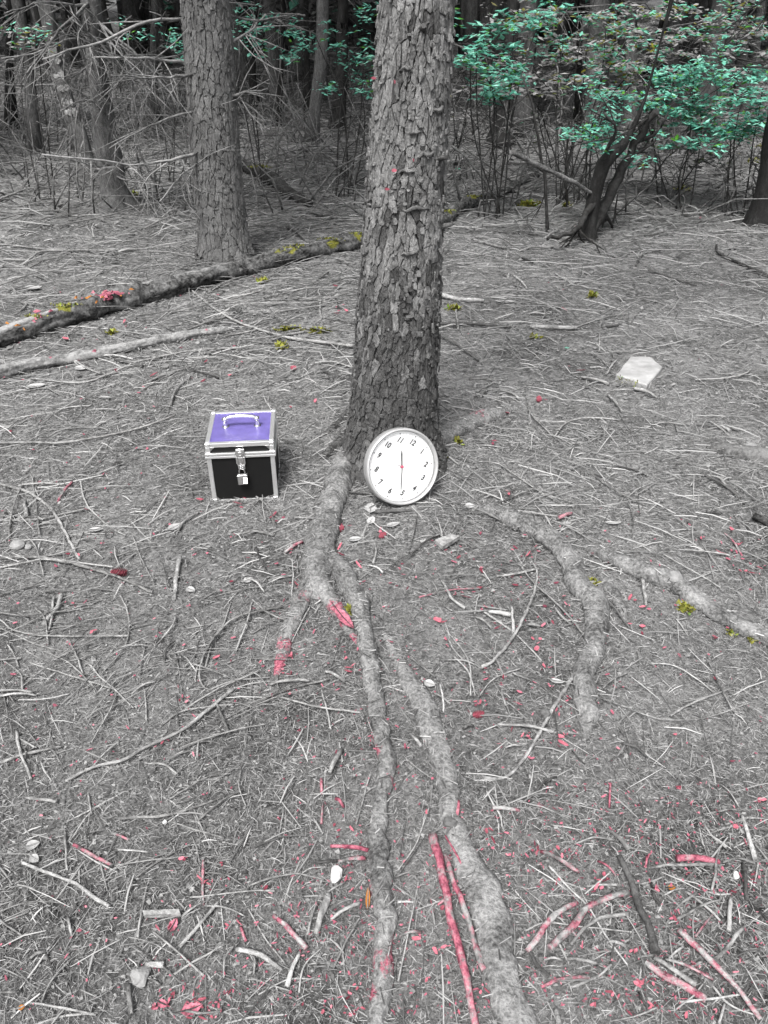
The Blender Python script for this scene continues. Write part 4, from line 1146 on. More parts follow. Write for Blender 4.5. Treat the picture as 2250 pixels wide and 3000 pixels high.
# ------------------------------------------------------------------ sticks traced from the photograph
STICKS = """
3|830,375 985,495 1150,560 1300,595 1525,625|13|g
3|135,760 350,780 480,740 620,685 800,645 1050,625|10|g
3|0,1040 250,1045 480,1010 600,980 760,920|11|g
3|0,835 200,800 480,742|8|g
3|70,965 150,925 225,900|8|g
3|740,880 760,820 825,750|12|g
3|985,490 800,555|10|g
3|500,680 620,710|16|d
3|200,985 420,975 470,985|7|g
3|1360,690 1440,692 1520,712|10|g
3|1200,400 1420,435 1500,460|9|g
3|600,820 720,760 850,700|8|g
3|430,200 560,205 640,200|9|g
3|0,240 120,250 200,215 470,210|11|g
3|0,180 200,200 300,195|10|g
4|215,525 400,530 545,540|14|d
4|630,537 740,545 830,543|20|g
4|830,540 920,505 1040,480|8|g
4|1435,180 1440,215 1530,265 1659,320|14|d
4|940,540 1010,530|14|d
4|240,575 330,630 410,685|10|d
4|740,305 820,360 1000,385|8|g
4|1140,290 1230,325 1350,355|10|d
4|1100,250 1110,210 1250,205 1400,200|6|g
4|1340,765 1470,765 1550,745 1585,715|9|g
4|1080,805 1180,845|14|p
4|890,650 970,710|8|g
4|850,755 940,775 970,785|14|g
4|615,835 635,920 700,985 745,1025|8|g
4|740,1010 770,970 850,940 1000,935|9|g
4|385,870 390,830 440,795 490,770|8|g
4|360,110 500,100 700,95|9|g
4|1250,50 1400,45 1560,50|8|g
4|240,405 310,420 430,425|22|p
4|310,460 320,550|10|g
4|1405,945 1490,1010|8|g
4|1450,965 1490,990|14|p
4|540,615 600,665|8|g
4|580,210 650,195 730,190|10|g
4|690,155 750,115|10|p
4|560,315 620,370|10|p
4|250,1000 330,975 420,940|8|d
5|0,108 130,150 225,220 290,330 345,440|14|g
5|100,115 300,108|10|g
5|250,185 315,105|12|k
5|110,185 118,250|16|p
5|0,270 160,265 300,235 420,205|11|g
5|40,360 60,230 105,100|8|g
5|350,95 365,170 400,230 480,300 545,335|8|g
5|140,70 160,200 175,330|8|g
5|300,155 480,125 620,115|7|g
5|0,430 150,430 350,470 520,520 660,580|15|g
5|0,470 130,450 200,440 400,462 490,470|10|g
5|120,340 160,390 190,500|8|g
5|778,430 765,520 755,605|24|p
5|270,590 250,650 190,720|20|g
5|235,600 225,700 205,760|12|g
5|0,690 80,750 300,775 560,770|10|g
5|0,670 120,690 290,660|8|g
5|0,730 130,790 270,830|8|g
5|130,880 300,940 500,1000|8|g
5|520,590 550,650 560,740 530,830 440,930|8|g
5|300,780 340,870 360,930|10|g
5|390,890 440,950 500,1000 580,1080|8|g
5|510,1000 480,1100 400,1230|9|g
5|1220,640 1040,690 960,750 890,850 865,930 880,990 940,1010|11|g
5|1030,690 940,760 890,900|8|g
5|1000,620 960,730 910,810|8|g
5|1120,920 960,1000 800,1080|9|g
5|1420,955 1250,1000 1080,1060|10|g
5|1010,1000 880,1110 780,1185 640,1250 540,1305 400,1340 285,1394|17|p
5|1170,980 1335,965|14|g
5|1405,920 1490,970|18|p
5|1310,360 1230,410|16|k
5|1390,1000 1430,1170|9|g
5|1205,1030 1350,1080 1560,1100|10|g
5|1340,640 1260,790|8|g
5|630,1000 635,1130|9|g
5|780,840 850,920|8|g
5|575,330 620,450 670,540|7|g
5|1090,620 1070,720 1020,830|9|g
5|0,1005 150,1010|12|g
5|0,1030 160,1025|12|p
5|1350,215 1420,170 1500,150 1610,160|9|d
5|20,870 90,930 100,1000|9|g
5|210,800 200,700 150,640|9|g
5|0,590 120,560 200,540|8|g
5|420,1000 300,890 190,830|8|g
5|700,1150 800,1090 1010,1060|9|g
5|1150,1150 1000,1190 780,1250|8|g
6|400,12 490,25 560,70 650,130 760,190|8|g
6|855,865 800,965 740,1060 690,1150 640,1240 595,1310 520,1378 425,1378|17|p
6|800,990 930,1040 1100,1110 1200,1140 1330,1140 1450,1110 1580,1055|7|g
6|640,450 660,500 640,600 570,760 480,870 420,905|14|g
6|420,905 340,880 240,870|7|g
6|560,430 640,540 760,650 870,770|9|g
6|430,660 550,745 680,870|10|g
6|390,690 440,790 520,950|9|g
6|550,640 560,760|14|p
6|450,665 550,680|22|w
6|620,720 670,725|14|w
6|250,525 290,610 350,650|14|g
6|210,530 260,640 340,670|8|g
6|150,600 300,575 450,560|8|k
6|265,735 340,830 370,900 372,1030|8|g
6|115,415 180,370 240,335|11|d
6|750,260 810,240|18|k
6|800,270 890,260|7|g
6|1365,65 1450,115 1535,170|13|d
6|1010,35 1130,75|10|d
6|910,80 1000,150 1130,205|8|g
6|1150,880 1250,900 1350,960 1420,1010|7|p
6|1400,880 1450,1000 1500,1090 1580,1150|9|g
6|1200,410 1300,480 1450,560|7|g
6|1110,510 1130,640|16|g
6|900,560 960,620 1060,740|11|d
6|490,1155 600,1165 730,1185|14|g
6|340,1170 385,1160|16|g
6|110,860 170,910 220,945|9|g
6|110,1190 160,1250|14|p
6|1390,235 1455,238|14|d
6|1590,258 1700,310|32|d
6|1470,320 1545,420|9|k
6|1540,435 1620,440|6|g
6|255,1150 270,1250|9|g
6|-36,232 20,232 124,230|16|d
7|0,135 120,100 270,65|15|g
7|75,0 100,110 140,205|14|g
7|80,25 160,70|10|g
7|115,285 250,308|16|g
7|385,270 400,360|10|g
7|285,430 295,600|12|g
7|345,580 345,655|10|g
7|100,570 200,610 330,660 400,710 475,760|17|p
7|325,490 400,540 490,580|17|k
7|490,440 560,470|12|k
7|510,510 570,525 650,525|10|p
7|520,380 700,370 850,330 970,280|13|g
7|740,390 850,430 970,458|11|g
7|990,185 920,195 820,250 720,300|8|g
7|400,160 460,95 520,40|10|g
7|1480,85 1425,180|24|g
7|1390,210 1390,270|14|r
7|1395,310 1390,400|12|k
7|1430,495 1595,515|20|r
7|1360,565 1460,560|16|d
7|1460,560 1580,550|17|k
7|1415,705 1395,790 1365,885|32|p
7|1185,790 1250,860 1330,945|23|k
7|1030,940 1130,980 1220,1030|23|p
7|1295,955 1265,1040 1240,1105|23|p
7|1110,980 1100,1045|12|g
7|1490,650 1410,700|9|g
7|950,730 880,820 780,935|18|g
7|980,910 890,970 750,1050|12|g
7|660,860 760,950 890,1060|10|g
7|640,1005 715,1015|26|w
7|565,1095 575,1220|22|g
7|1075,665 1180,640 1290,628 1400,640|10|g
7|1190,690 1100,690 950,705 820,715|9|g
7|880,560 880,750|13|k
7|640,660 610,800 600,890|10|g
7|830,540 700,560 500,580|7|g
7|550,660 680,570 830,480|8|g
7|0,780 100,745 200,735 290,745|9|g
7|0,830 130,780|9|g
7|200,955 130,985|14|g
7|310,985 230,1080 180,1180|10|g
7|1550,740 1430,810|17|g
7|1560,800 1440,1020|10|g
7|1370,730 1330,880|12|g
7|1600,180 1540,400|8|g
7|1070,760 1140,880 1230,1000|8|g
7|1040,845 1065,910|14|r
7|1450,290 1485,330|14|r
8|210,455 235,560 260,680 290,830 330,980 365,1150 398,1300|40|r
8|262,530 300,660 350,790 400,960 432,1030|28|k
8|265,450 320,560 370,650|11|r
8|1015,540 1060,640 1090,760 1130,840 1170,965|37|d
8|1050,695 960,720 880,770 800,860 710,940|31|k
8|830,745 740,800 615,950|27|k
8|1260,555 1440,565|34|r
8|1140,590 1300,587 1440,578|16|g
8|960,420 1000,460 1050,510|21|p
8|1050,500 1145,525|11|g
8|820,490 900,465 990,470|10|g
8|675,520 740,560 840,610|19|k
8|465,335 585,342|22|k
8|975,220 970,330|12|r
8|1030,50 1080,75 1140,115|14|d
8|1030,120 1060,180 1110,250|7|g
8|320,300 310,390|18|r
8|1540,365 1565,450 1595,550|21|p
8|1440,350 1540,340|10|g
8|1450,230 1530,330|8|g
8|1590,480 1659,570|10|g
8|1545,570 1550,660 1565,735|20|d
8|1570,735 1680,845|15|d
8|1430,590 1410,690|12|g
8|1490,720 1485,870|23|g
8|1540,850 1480,930 1410,1000|20|g
8|1265,860 1350,950 1420,1030 1500,1110 1620,1250|28|k
8|1160,980 1250,1040 1340,1100|25|g
8|1130,1005 1200,1060 1280,1100 1380,1160|36|k
8|1210,985 1330,1040 1420,1070|15|k
8|1090,980 1170,965|12|g
8|1220,990 1290,930|12|p
8|620,950 660,1010 715,1060|23|d
8|675,1105 740,1080 830,1060 890,1065|21|k
8|980,1010 920,1060 800,1105|13|p
8|790,985 850,1000 920,1008|17|g
8|690,990 770,992|11|g
8|710,580 800,680 880,760 950,880 1050,1010|10|p
8|610,860 700,830 860,850 1080,865|9|g
8|800,920 870,850 950,810 1050,790|18|g
8|960,905 1040,930|15|p
8|1000,620 920,560|11|r
8|870,670 1010,660|11|g
8|1150,650 1165,720 1190,750|17|d
8|1300,690 1390,770 1450,820|13|g
8|1200,710 1300,680|9|p
8|1420,780 1340,890|10|k
8|740,1190 750,1270|26|w
8|960,1000 1060,1110|10|g
8|1470,1170 1440,1265|13|p
8|55,630 150,615|13|g
8|70,885 160,870|15|k
8|60,740 140,735|13|p
8|210,190 200,300 170,400 130,500 60,600|8|g
8|150,640 120,800 60,1080|9|g
8|1130,540 1125,590|12|r
"""
LAND = [("the storage case", 705, 1330, 260), ("the white clock", 1170, 1370, 260), ("the big trunk", 1170, 1000, 330), ("the mossy log", 480, 850, 480), ("the fallen pole", 330, 1030, 420),
        ("the pale stone slab", 1875, 1090, 300), ("the root fork", 890, 1750, 260), ("the long narrow root", 1115, 2500, 330), ("the widest root", 1430, 2600, 330), ("the crooked root", 1700, 1800, 330),
        ("the long thick pink stick", 1320, 2640, 260), ("the white stone", 985, 2560, 260), ("the round grey stone", 410, 2865, 300), ("the pine cone", 352, 1687, 300), ("the far right root", 2050, 1780, 330),
        ("the leaning trunk", 1720, 640, 360), ("the thick dark stick", 1860, 2640, 330), ("the right edge trunk", 2210, 600, 300), ("the wood chip", 1300, 1605, 200), ("the left picture edge", 40, 2000, 300), ("the left picture edge", 40, 2600, 300), ("the right picture edge", 2210, 2500, 260), ("the right picture edge", 2210, 1500, 260), ("the bottom picture edge", 700, 2980, 300), ("the bottom picture edge", 1900, 2980, 250)]
MATS = {'p': (M_PALE, "pale grey"), 'g': (M_STICK, "grey"), 'd': (M_DARK, "dark"), 'k': (M_PINKY, "pink flecked"), 'r': (M_PINK, "reddish pink"), 'w': (M_PALE, "whitish bare")}
LAB = []
def relation(u, v):
    best = min(LAND, key=lambda l: math.hypot(u - l[1], v - l[2]) / l[3])
    dx, dy = u - best[1], v - best[2]
    if 'edge' in best[0] and 'trunk' not in best[0]:
        return "near " + best[0]
    if abs(dx) > 1.8 * abs(dy): s = "left of" if dx < 0 else "right of"
    elif abs(dy) > 1.8 * abs(dx): s = "behind" if dy < 0 else "in front of"
    else: s = ("behind and left of" if dx < 0 else "behind and right of") if dy < 0 else ("in front and left of" if dx < 0 else "in front and right of")
    return s + " " + best[0]

def stick(region, pts, w, key, rs):
    mat, tone = MATS[key]
    W, R, UV = [], [], []
    for i, (x, y) in enumerate(pts):
        u, v = zp(region, x, y)
        p = P(u, v); r = px(p, w * ZK) / 2 * .88
        W.append(np.array(p)); R.append(r); UV.append((u, v))
    r0 = float(np.mean(R))
    R = [r * f for r, f in zip(R, np.linspace(1.08, .86, len(R)))]
    if rs.random() < .5: R = R[::-1]
    S, RR = catmull(W, R, max(.008, r0 * 1.6))
    hz = H(S[:, 0], S[:, 1])
    kk = 9
    if len(hz) > 12: hz = np.convolve(np.pad(hz, kk // 2, mode='edge'), np.ones(kk) / kk, 'valid')
    arch = np.sin(np.linspace(0, math.pi, len(S))) * rs.uniform(0, .012) + np.linspace(rs.uniform(0, .006), rs.uniform(0, .006), len(S))
    S[:, 2] = hz + RR * .9 + .004 + arch
    wob = min(r0 * .45, .0025)
    S[:, 0] += vnoise(np.arange(len(S)) * .35 + rs.random() * 90, np.arange(len(S)) * .1) * wob * 2
    S[:, 1] += vnoise(np.arange(len(S)) * .30 + rs.random() * 90, np.arange(len(S)) * .1 + 50) * wob * 2
    b = MB(); b.add(*tube(S, RR, 10 if w > 12 else 6, .16, .10, rs=rs, detail=.16 if w > 12 else 0))
    seg = np.linalg.norm(np.diff(S, axis=0), axis=1).sum()
    for _ in range(int(seg / .16 * rs.uniform(.3, 1.3))):          # little side stubs
        k = rs.randrange(1, max(2, len(S) - 1)); a = rs.uniform(0, 6.28)
        t = S[min(k + 1, len(S) - 1)] - S[k]; t /= np.linalg.norm(t) + 1e-9
        d = t * .7 + np.array([math.cos(a), math.sin(a), rs.uniform(-.1, .7)]); d /= np.linalg.norm(d)
        l = RR[k] * rs.uniform(1.6, 5)
        b.add(*tube([S[k], S[k] + d * l * .6, S[k] + d * l], [RR[k] * .5, RR[k] * .4, RR[k] * .22], 5, .1, rs=rs))
    nm = "wood_chip" if (key == 'w' and seg < .12) else ("stick" if r0 > .0045 else "twig")
    o = obj(nm, b.mesh(nm, mat, True))
    UV = np.array(UV); c = UV.mean(0); ch = np.linalg.norm(UV[-1] - UV[0]); ln = np.linalg.norm(np.diff(UV, axis=0), axis=1).sum()
    dev = ln / max(ch, 1)
    d = UV[-1] - UV[0]
    if d[1] < 0: d = -d
    ang = math.degrees(math.atan2(d[1], d[0]))
    ori = "lying crosswise" if ang < 18 or ang > 162 else ("pointing at the camera" if 68 < ang < 112 else ("slanting rightward" if ang < 90 else "slanting leftward"))
    shape = "straight" if dev < 1.015 else ("bent" if dev < 1.06 else "curved")
    size = "thick" if r0 > .0105 else ("short" if seg < .11 else ("long" if seg > .45 else ""))
    LAB.append((o, nm, tone, size, shape, ori, relation(*c), c, seg))

rs = random.Random(41)
for line in STICKS.strip().splitlines():
    r, pts, w, key = line.split('|')
    stick(int(r), [tuple(map(float, q.split(','))) for q in pts.split()], float(w), key, rs)

# more loose twigs, each its own, laid thickest where the photograph shows them
zones = [((0, 1500, 820, 2000), 34), ((0, 2000, 1050, 2500), 34), ((0, 2500, 1080, 2990), 40), ((1540, 2420, 2250, 2990), 44), ((1280, 1650, 1660, 2150), 22), ((1100, 2150, 2250, 2450), 16), ((0, 650, 1030, 1150), 56), ((1290, 700, 1900, 1250), 34), ((850, 1500, 1700, 1700), 12), ((1750, 1200, 2250, 2100), 14)]
XTRA = []
for (x0, y0, x1, y1), n in zones:
    for _ in range(int(n * .62)):
        u, v = rs.uniform(x0, x1), rs.uniform(y0, y1)
        a = rs.uniform(0, math.pi); l = rs.uniform(45, 190) * (.6 + .5 * v / 3000); bnd = rs.uniform(-.16, .16) * l
        fs = .42 if v < 1300 else .72
        d = np.array([math.cos(a), math.sin(a) * fs]); nrm = np.array([-d[1], d[0] * fs])
        pts = [(u - d[0] * l / 2, v - d[1] * l / 2), (u + nrm[0] * bnd, v + nrm[1] * bnd), (u + d[0] * l / 2, v + d[1] * l / 2)]
        ZO[9] = (0, 0)
        k = rs.choice('gggggppd')
        stick(9, [(p[0] / ZK, p[1] / ZK) for p in pts], rs.uniform(3.6, 8.5) / ZK, k, rs)
        XTRA.append(LAB.pop())
for (o, *_r) in XTRA:
    o.name = "loose_twig"; o.data.name = "loose_twig"

# one label per stick: first look, then what it lies beside, then what still tells it apart
from collections import defaultdict
ORD = ["nearest", "second nearest", "third nearest", "fourth nearest", "fifth nearest", "sixth nearest", "seventh nearest", "eighth nearest", "ninth nearest", "tenth nearest", "eleventh nearest", "twelfth nearest"]
def singled(entries, levels, group, cat):
    """entries: (object, (label at level 0, level 1, ...), image y); gives each its own label"""
    todo = entries
    for lv in range(levels):
        g = defaultdict(list)
        for e in todo: g[e[1][lv]].append(e)
        todo = []
        for t, es in g.items():
            if len(es) == 1: tag(es[0][0], t, cat(es[0][0]), group)
            elif lv < levels - 1: todo += es
            else:
                es.sort(key=lambda e: -e[2])
                for k, e in enumerate(es):
                    w = ORD[k] if len(es) <= len(ORD) else None
                    tag(e[0], ((w + " ") if w else "") + t, cat(e[0]), group if w else group + " - " + t)
def stick_labels(e, pre=""):
    o, nm, tone, size, shape, ori, rel, c, seg = e
    kind = nm.replace('_', ' ')
    a = " ".join(x for x in (pre or size, tone, shape, kind) if x)
    return (o, (a + " " + rel, " ".join(x for x in ("small" if pre else "", tone, shape, kind) if x) + " " + ori.replace("lying ", "") + " " + rel), c[1])
kindof = lambda o: o.name.split('.')[0].replace('_', ' ')
singled([stick_labels(e) for e in LAB], 2, "sticks and twigs on the forest floor", kindof)
singled([stick_labels((e[0], e[1], e[2].replace("pale grey", "pale"), *e[3:]), "small loose") for e in XTRA], 2, "small loose twigs scattered over the forest floor", lambda o: "twig")
# ------------------------------------------------------------------ pink leaf scraps
def scrap_mesh(k, rs):
    n = rs.randint(5, 8); pts = []
    e = rs.uniform(.35, .95)
    for i in range(n):
        a = i / n * 6.283 + rs.uniform(-.25, .25); r = rs.uniform(.6, 1.05)
        pts.append((math.cos(a) * r, math.sin(a) * r * e, 0))
    V = []; cz = rs.uniform(-.2, .35); ro = rs.uniform(-.3, .3)
    for x, y, z in pts: V.append((x, y, .32 * x * x * rs.uniform(-.3, 1) + ro * y + .15))
    V.append((0, 0, cz * .3 + .1))
    V += [(x, y, z - .10) for x, y, z in V]
    m = n + 1
    Fc = [(i, (i + 1) % n, n) for i in range(n)] + [((i + 1) % n + m, i + m, n + m) for i in range(n)] + [(i + m, (i + 1) % n + m, (i + 1) % n, i) for i in range(n)]
    return V, Fc
rs = random.Random(77)
protos = []
for k in range(14):
    V, Fc = scrap_mesh(k, rs)
    m_, nt, b_ = new_mat("pink_scrap_colour")
    t = k / 13
    c = (0.13 + .32 * t, .02 + .11 * t, .034 + .135 * t)
    nt.links.new(ramp(nt, [(0.3, tuple(q * .6 for q in c)), (.7, c)], noise(nt, coords(nt), 1.8, 3)), b_.inputs['Base Color'])
    b_.inputs['Roughness'].default_value = .75
    protos.append(mesh_np("pink_leaf_scrap", V, Fc, m_))
SZ = [((480, 120, 2240, 1100), .035), ((0, 800, 760, 1500), .05), ((0, 1500, 800, 2200), .10), ((800, 1650, 1250, 2250), .13), ((1250, 1550, 1800, 2260), .15), ((1800, 1500, 2250, 2300), .05), ((0, 2200, 800, 2990), .09), ((800, 2250, 1250, 2990), .12), ((1300, 2380, 1560, 2990), .10), ((1540, 2300, 2250, 2990), .45), ((850, 2500, 1540, 2990), .18), ((450, 2800, 800, 2990), .06)]
tot = sum(w for _, w in SZ)
spots = []
# clusters read off the photograph
CL = [(5, 1205, 245, 3), (5, 1475, 300, 3), (5, 1640, 325, 3), (5, 1245, 405, 2), (5, 1470, 430, 3), (5, 1545, 440, 2), (5, 320, 425, 2), (5, 410, 750, 2), (5, 300, 815, 2), (5, 945, 862, 2), (5, 1065, 830, 2), (5, 1490, 910, 4), (5, 1250, 935, 3), (5, 815, 1035, 4), (5, 580, 1165, 1), (5, 350, 15, 1), (5, 865, 183, 1), (5, 1055, 180, 2), (5, 1020, 196, 1), (5, 1185, 910, 6), (5, 1240, 850, 3),
      (3, 78, 995, 1), (3, 983, 765, 1), (3, 898, 780, 1), (3, 1475, 465, 5), (3, 645, 365, 2), (3, 270, 597, 1), (3, 360, 597, 1), (3, 1237, 888, 1), (3, 1357, 857, 1), (3, 1265, 718, 1), (3, 500, 750, 1), (3, 668, 735, 1), (3, 530, 520, 1),
      (4, 395, 930, 6), (4, 435, 965, 1), (4, 528, 917, 1), (4, 475, 1042, 2), (4, 760, 460, 1), (4, 838, 735, 1), (4, 668, 850, 2),
      (6, 305, 395, 4), (6, 615, 442, 3), (6, 665, 385, 2), (6, 415, 475, 2), (6, 340, 575, 5), (6, 440, 645, 3), (6, 205, 705, 3), (6, 487, 735, 3), (6, 645, 768, 2), (6, 660, 812, 2), (6, 710, 700, 2), (6, 485, 940, 5), (6, 690, 910, 2), (6, 412, 1075, 5), (6, 605, 1087, 3), (6, 600, 1200, 4), (6, 740, 1195, 4), (6, 790, 1155, 3), (6, 770, 1085, 4), (6, 705, 985, 2), (6, 30, 1150, 4), (6, 1085, 725, 3), (6, 1420, 770, 2), (6, 1065, 590, 2), (6, 1128, 635, 2), (6, 1500, 430, 5), (6, 1465, 395, 2), (6, 1520, 375, 2), (6, 1605, 485, 6), (6, 1485, 325, 2), (6, 535, 152, 2), (6, 905, 1100, 3), (6, 820, 1035, 2), (6, 1412, 965, 1), (6, 1375, 350, 1), (6, 1160, 440, 1), (6, 930, 227, 1),
      (7, 720, 45, 2), (7, 805, 560, 3), (7, 930, 650, 3), (7, 955, 575, 2), (7, 865, 660, 4), (7, 1480, 437, 5), (7, 1000, 840, 3), (7, 1215, 940, 3), (7, 350, 860, 3), (7, 690, 840, 6), (7, 520, 800, 1), (7, 1600, 660, 6), (7, 835, 1200, 12), (7, 715, 1180, 6), (7, 900, 1210, 7), (7, 965, 1150, 5), (7, 735, 1140, 3), (7, 845, 1150, 5), (7, 1505, 650, 3), (7, 1610, 860, 5), (7, 1475, 1215, 6), (7, 1535, 1100, 3), (7, 1505, 1140, 3), (7, 1180, 690, 2), (7, 1425, 815, 2),
      (8, 145, 200, 4), (8, 440, 450, 4), (8, 310, 600, 9), (8, 770, 520, 6), (8, 720, 640, 4), (8, 945, 635, 4), (8, 650, 520, 3), (8, 1110, 445, 4), (8, 1195, 695, 4), (8, 1310, 850, 5), (8, 1315, 1000, 8), (8, 1120, 1090, 8), (8, 1310, 1200, 8), (8, 1400, 690, 4), (8, 1500, 690, 4), (8, 1525, 425, 3), (8, 1600, 650, 4), (8, 1250, 800, 3), (8, 920, 1190, 4), (8, 980, 1140, 3), (8, 430, 1120, 5), (8, 320, 1190, 5), (8, 210, 770, 4), (8, 270, 940, 7), (8, 145, 880, 3), (8, 185, 1050, 5), (8, 1070, 960, 4), (8, 910, 690, 3), (8, 1270, 240, 2), (8, 1620, 300, 2), (8, 410, 1000, 4), (8, 290, 720, 4), (8, 1160, 1190, 5), (8, 1080, 1080, 4)]
for (r, x, y, n) in CL:
    u, v = zp(r, x, y)
    for i in range(n): spots.append((u + rs.gauss(0, 9 + 2.2 * n), v + rs.gauss(0, 6 + 1.6 * n), 1.0 if i else 1.35))
while len(spots) < 2500:
    q = rs.random() * tot
    for (bx, w) in SZ:
        q -= w
        if q <= 0: break
    spots.append((rs.uniform(bx[0], bx[2]), rs.uniform(bx[1], bx[3]), rs.uniform(.4, .85)))
items = []
for (u, v, k) in spots:
    if not (0 <= v < 2995): continue
    p = P(u, v)
    if (p.x - TREE_X) ** 2 + (p.y - TREE_Y) ** 2 < .2 ** 2: continue
    s = px(p, rs.uniform(4, 8.5) * k); s = min(s, .02)
    items.append((p, s, depth_of(p), u, v))
items.sort(key=lambda t: -t[1] / t[2])
rest = MB(); SCR = []
for i, (p, s, d, u, v) in enumerate(items):
    rz = rs.uniform(0, 6.28); rx, ry = rs.uniform(-.5, .5), rs.uniform(-.5, .5)
    sx = s * rs.choice((1, 1, 1.3, 1.9)); sy = s * rs.uniform(.6, 1)
    if i < 290:
        o = obj("pink_leaf_scrap", protos[i % 14], None, (p.x, p.y, p.z + .011 + s * .3))
        o.rotation_euler = (rx, ry, rz); o.scale = (sx, sy, s)
        tone = ("dark red", "deep pink", "pink", "pale pink")[min(3, (i % 14) * 4 // 14)]; shp = "narrow" if sx / sy > 1.9 else ("oval" if sx / sy > 1.35 else "round")
        SCR.append((o, (tone + " " + shp + " leaf scrap " + relation(u, v),), v))
    else:
        V = np.array([v.co[:] for v in protos[i % 14].vertices]) * np.array([sx, sy, s])
        c_, s_ = math.cos(rz), math.sin(rz)
        V = np.stack([V[:, 0] * c_ - V[:, 1] * s_, V[:, 0] * s_ + V[:, 1] * c_, V[:, 2]], -1) + np.array([p.x, p.y, p.z + .011 + s * .3])
        rest.add(V, [tuple(f.vertices) for f in protos[i % 14].polygons])
singled(SCR, 1, "pink leaf scraps scattered over the forest floor", lambda o: "leaf scrap")
tag(obj("pink_leaf_crumbs", rest.mesh("pink_leaf_crumbs", M_PINKLEAF)), "fine pink leaf crumbs among the needles", kind="stuff")
# pink flecks stuck to the trunk bark
for (u, v) in ((1163, 252), (1160, 520), (1213, 488), (1140, 578), (1098, 246)):
    p = at(u, v, 2.55); r = main_rad(p.z); ax, ay = main_axis(p.z)
    th = math.asin(max(-.9, min(.9, (p.x - ax) / r)))
    o = obj("pink_fleck", protos[9 if u > 1150 else 4], main, (ax + (r + .014) * math.sin(th), ay - (r + .014) * math.cos(th), p.z))
    o.rotation_euler = (1.4, 0, rs.random() * 3); o.scale = (.010, .010, .006)

# ------------------------------------------------------------------ larger leaves
def leaf(u, v, L, W, ang, mat, label, serr=0.0, curl=.25, stalk=True, name="fallen_leaf", lift=.012):
    p = P(u, v); L = px(p, L); W = px(p, W)
    n = 9; V = []; Fc = []
    for i in range(n):
        t = i / (n - 1); x = (t - .5) * L
        w = W / 2 * (math.sin(math.pi * t ** .8) ** .8) * (1 + serr * (-1) ** i) + .0004
        zc = curl * L * (t - .5) ** 2
        V += [(x, -w, zc + .10 * w * 2), (x, -w * .5, zc + .03 * w), (x, 0, zc - .06 * w), (x, w * .5, zc + .03 * w), (x, w, zc + .12 * w * 2)]
    top = len(V)
    for i in range(n - 1):
        for k in range(4): Fc.append((i * 5 + k, (i + 1) * 5 + k, (i + 1) * 5 + k + 1, i * 5 + k + 1))
    me = mesh_np(name, V, Fc, mat, False)
    t = obj(name, me, None, (p.x, p.y, p.z + lift))
    t.rotation_euler = (rs.uniform(-.12, .12), rs.uniform(-.12, .12), ang)
    so = t.modifiers.new("thick", 'SOLIDIFY'); so.thickness = .0008
    tag(t, label, "leaf", "fallen leaves on the forest floor")
    S, R = catmull([np.array([-L * .5 - (L * .22 if stalk else 0), 0, .003 + curl * L * .25]), np.array([0, 0, .0015]), np.array([L * .5, 0, .002 + curl * L * .25])], [.0016, .0013, .0006], L / 6)
    Vm, Fm = tube(S, R, 5, 0)
    obj("midrib", mesh_np("midrib", Vm, Fm, M_DARK if 'pink' in label else M_PALE), t)
    return t
M_LEAFPALE = mat_plain("pale_leaf", (.265, .26, .256), .7, var=.12, scale=90)
M_LEAFGREY = mat_plain("grey_leaf", (.20, .196, .192), .7, var=.15, scale=90)
M_LEAFPINK = mat_plain("pink_leaf", (.24, .07, .098), .7, var=.35, scale=120)
leaf(1086, 1497, 54, 34, 1.45, M_LEAFPALE, "pale serrated leaf lying just under the clock rim", .16)
leaf(1088, 1533, 36, 24, 1.2, M_LEAFPALE, "small pale leaf just below the serrated leaf", .05)
leaf(1010, 1835, 96, 30, -.95, M_LEAFPINK, "large pink leaf with dark midrib draped over the short root", .08, lift=.03)
leaf(1376, 1490, 30, 24, .4, M_LEAFPALE, "round pale leaf at the start of the crooked root")
leaf(1152, 1545, 42, 20, .3, M_LEAFGREY, "grey leaf with curled edge in front of the clock")
leaf(1042, 1588, 40, 24, .2, M_LEAFPALE, "pale leaf right of the thick straight root")
leaf(1258, 2012, 34, 26, -.4, M_LEAFPALE, "oval pale leaf beside the start of the widest root")
leaf(1630, 2005, 40, 18, -.3, M_LEAFPALE, "pale narrow leaf near the bent pale stick")
leaf(728, 1708, 30, 22, .6, M_LEAFPALE, "pale square leaf left of the thick straight root")
leaf(283, 1560, 44, 22, .1, M_LEAFPALE, "flat pale leaf left of the storage case front")
leaf(512, 1552, 40, 26, .7, M_LEAFGREY, "grey leaf in front of the storage case")
leaf(560, 1736, 30, 22, -.4, M_LEAFPALE, "pale leaf below the upright pale stub")
leaf(100, 850, 50, 44, .8, M_LEAFPALE, "pale crumpled leaf behind the mossy log")
leaf(240, 1085, 40, 24, .2, M_LEAFPALE, "pale leaf under the fallen pole")
leaf(110, 1138, 56, 30, .1, M_LEAFPALE, "broad pale leaf at left below the fallen pole")
leaf(310, 1172, 40, 20, .1, M_LEAFGREY, "grey leaf below the long thin twig")
leaf(100, 2485, 40, 30, .4, M_LEAFGREY, "large grey leaf near the pale slanting stick at lower left")
leaf(105, 2525, 34, 24, -.5, M_LEAFGREY, "smaller grey leaf just below the large grey leaf")
leaf(1965, 2610, 20, 18, .2, M_ORANGE, "tiny orange leaf near the thick pink stick end")
leaf(68, 2960, 18, 14, .6, M_ORANGE, "orange leaf bit at the lower left corner")
leaf(1078, 2640, 64, 12, 1.55, M_ORANGE, "orange bark strip leaning on the long narrow root", 0, .02, False)
leaf(510, 2720, 40, 24, 1.2, M_LEAFPINK, "dark pink curled leaf beside a pale chip", .1, .6)
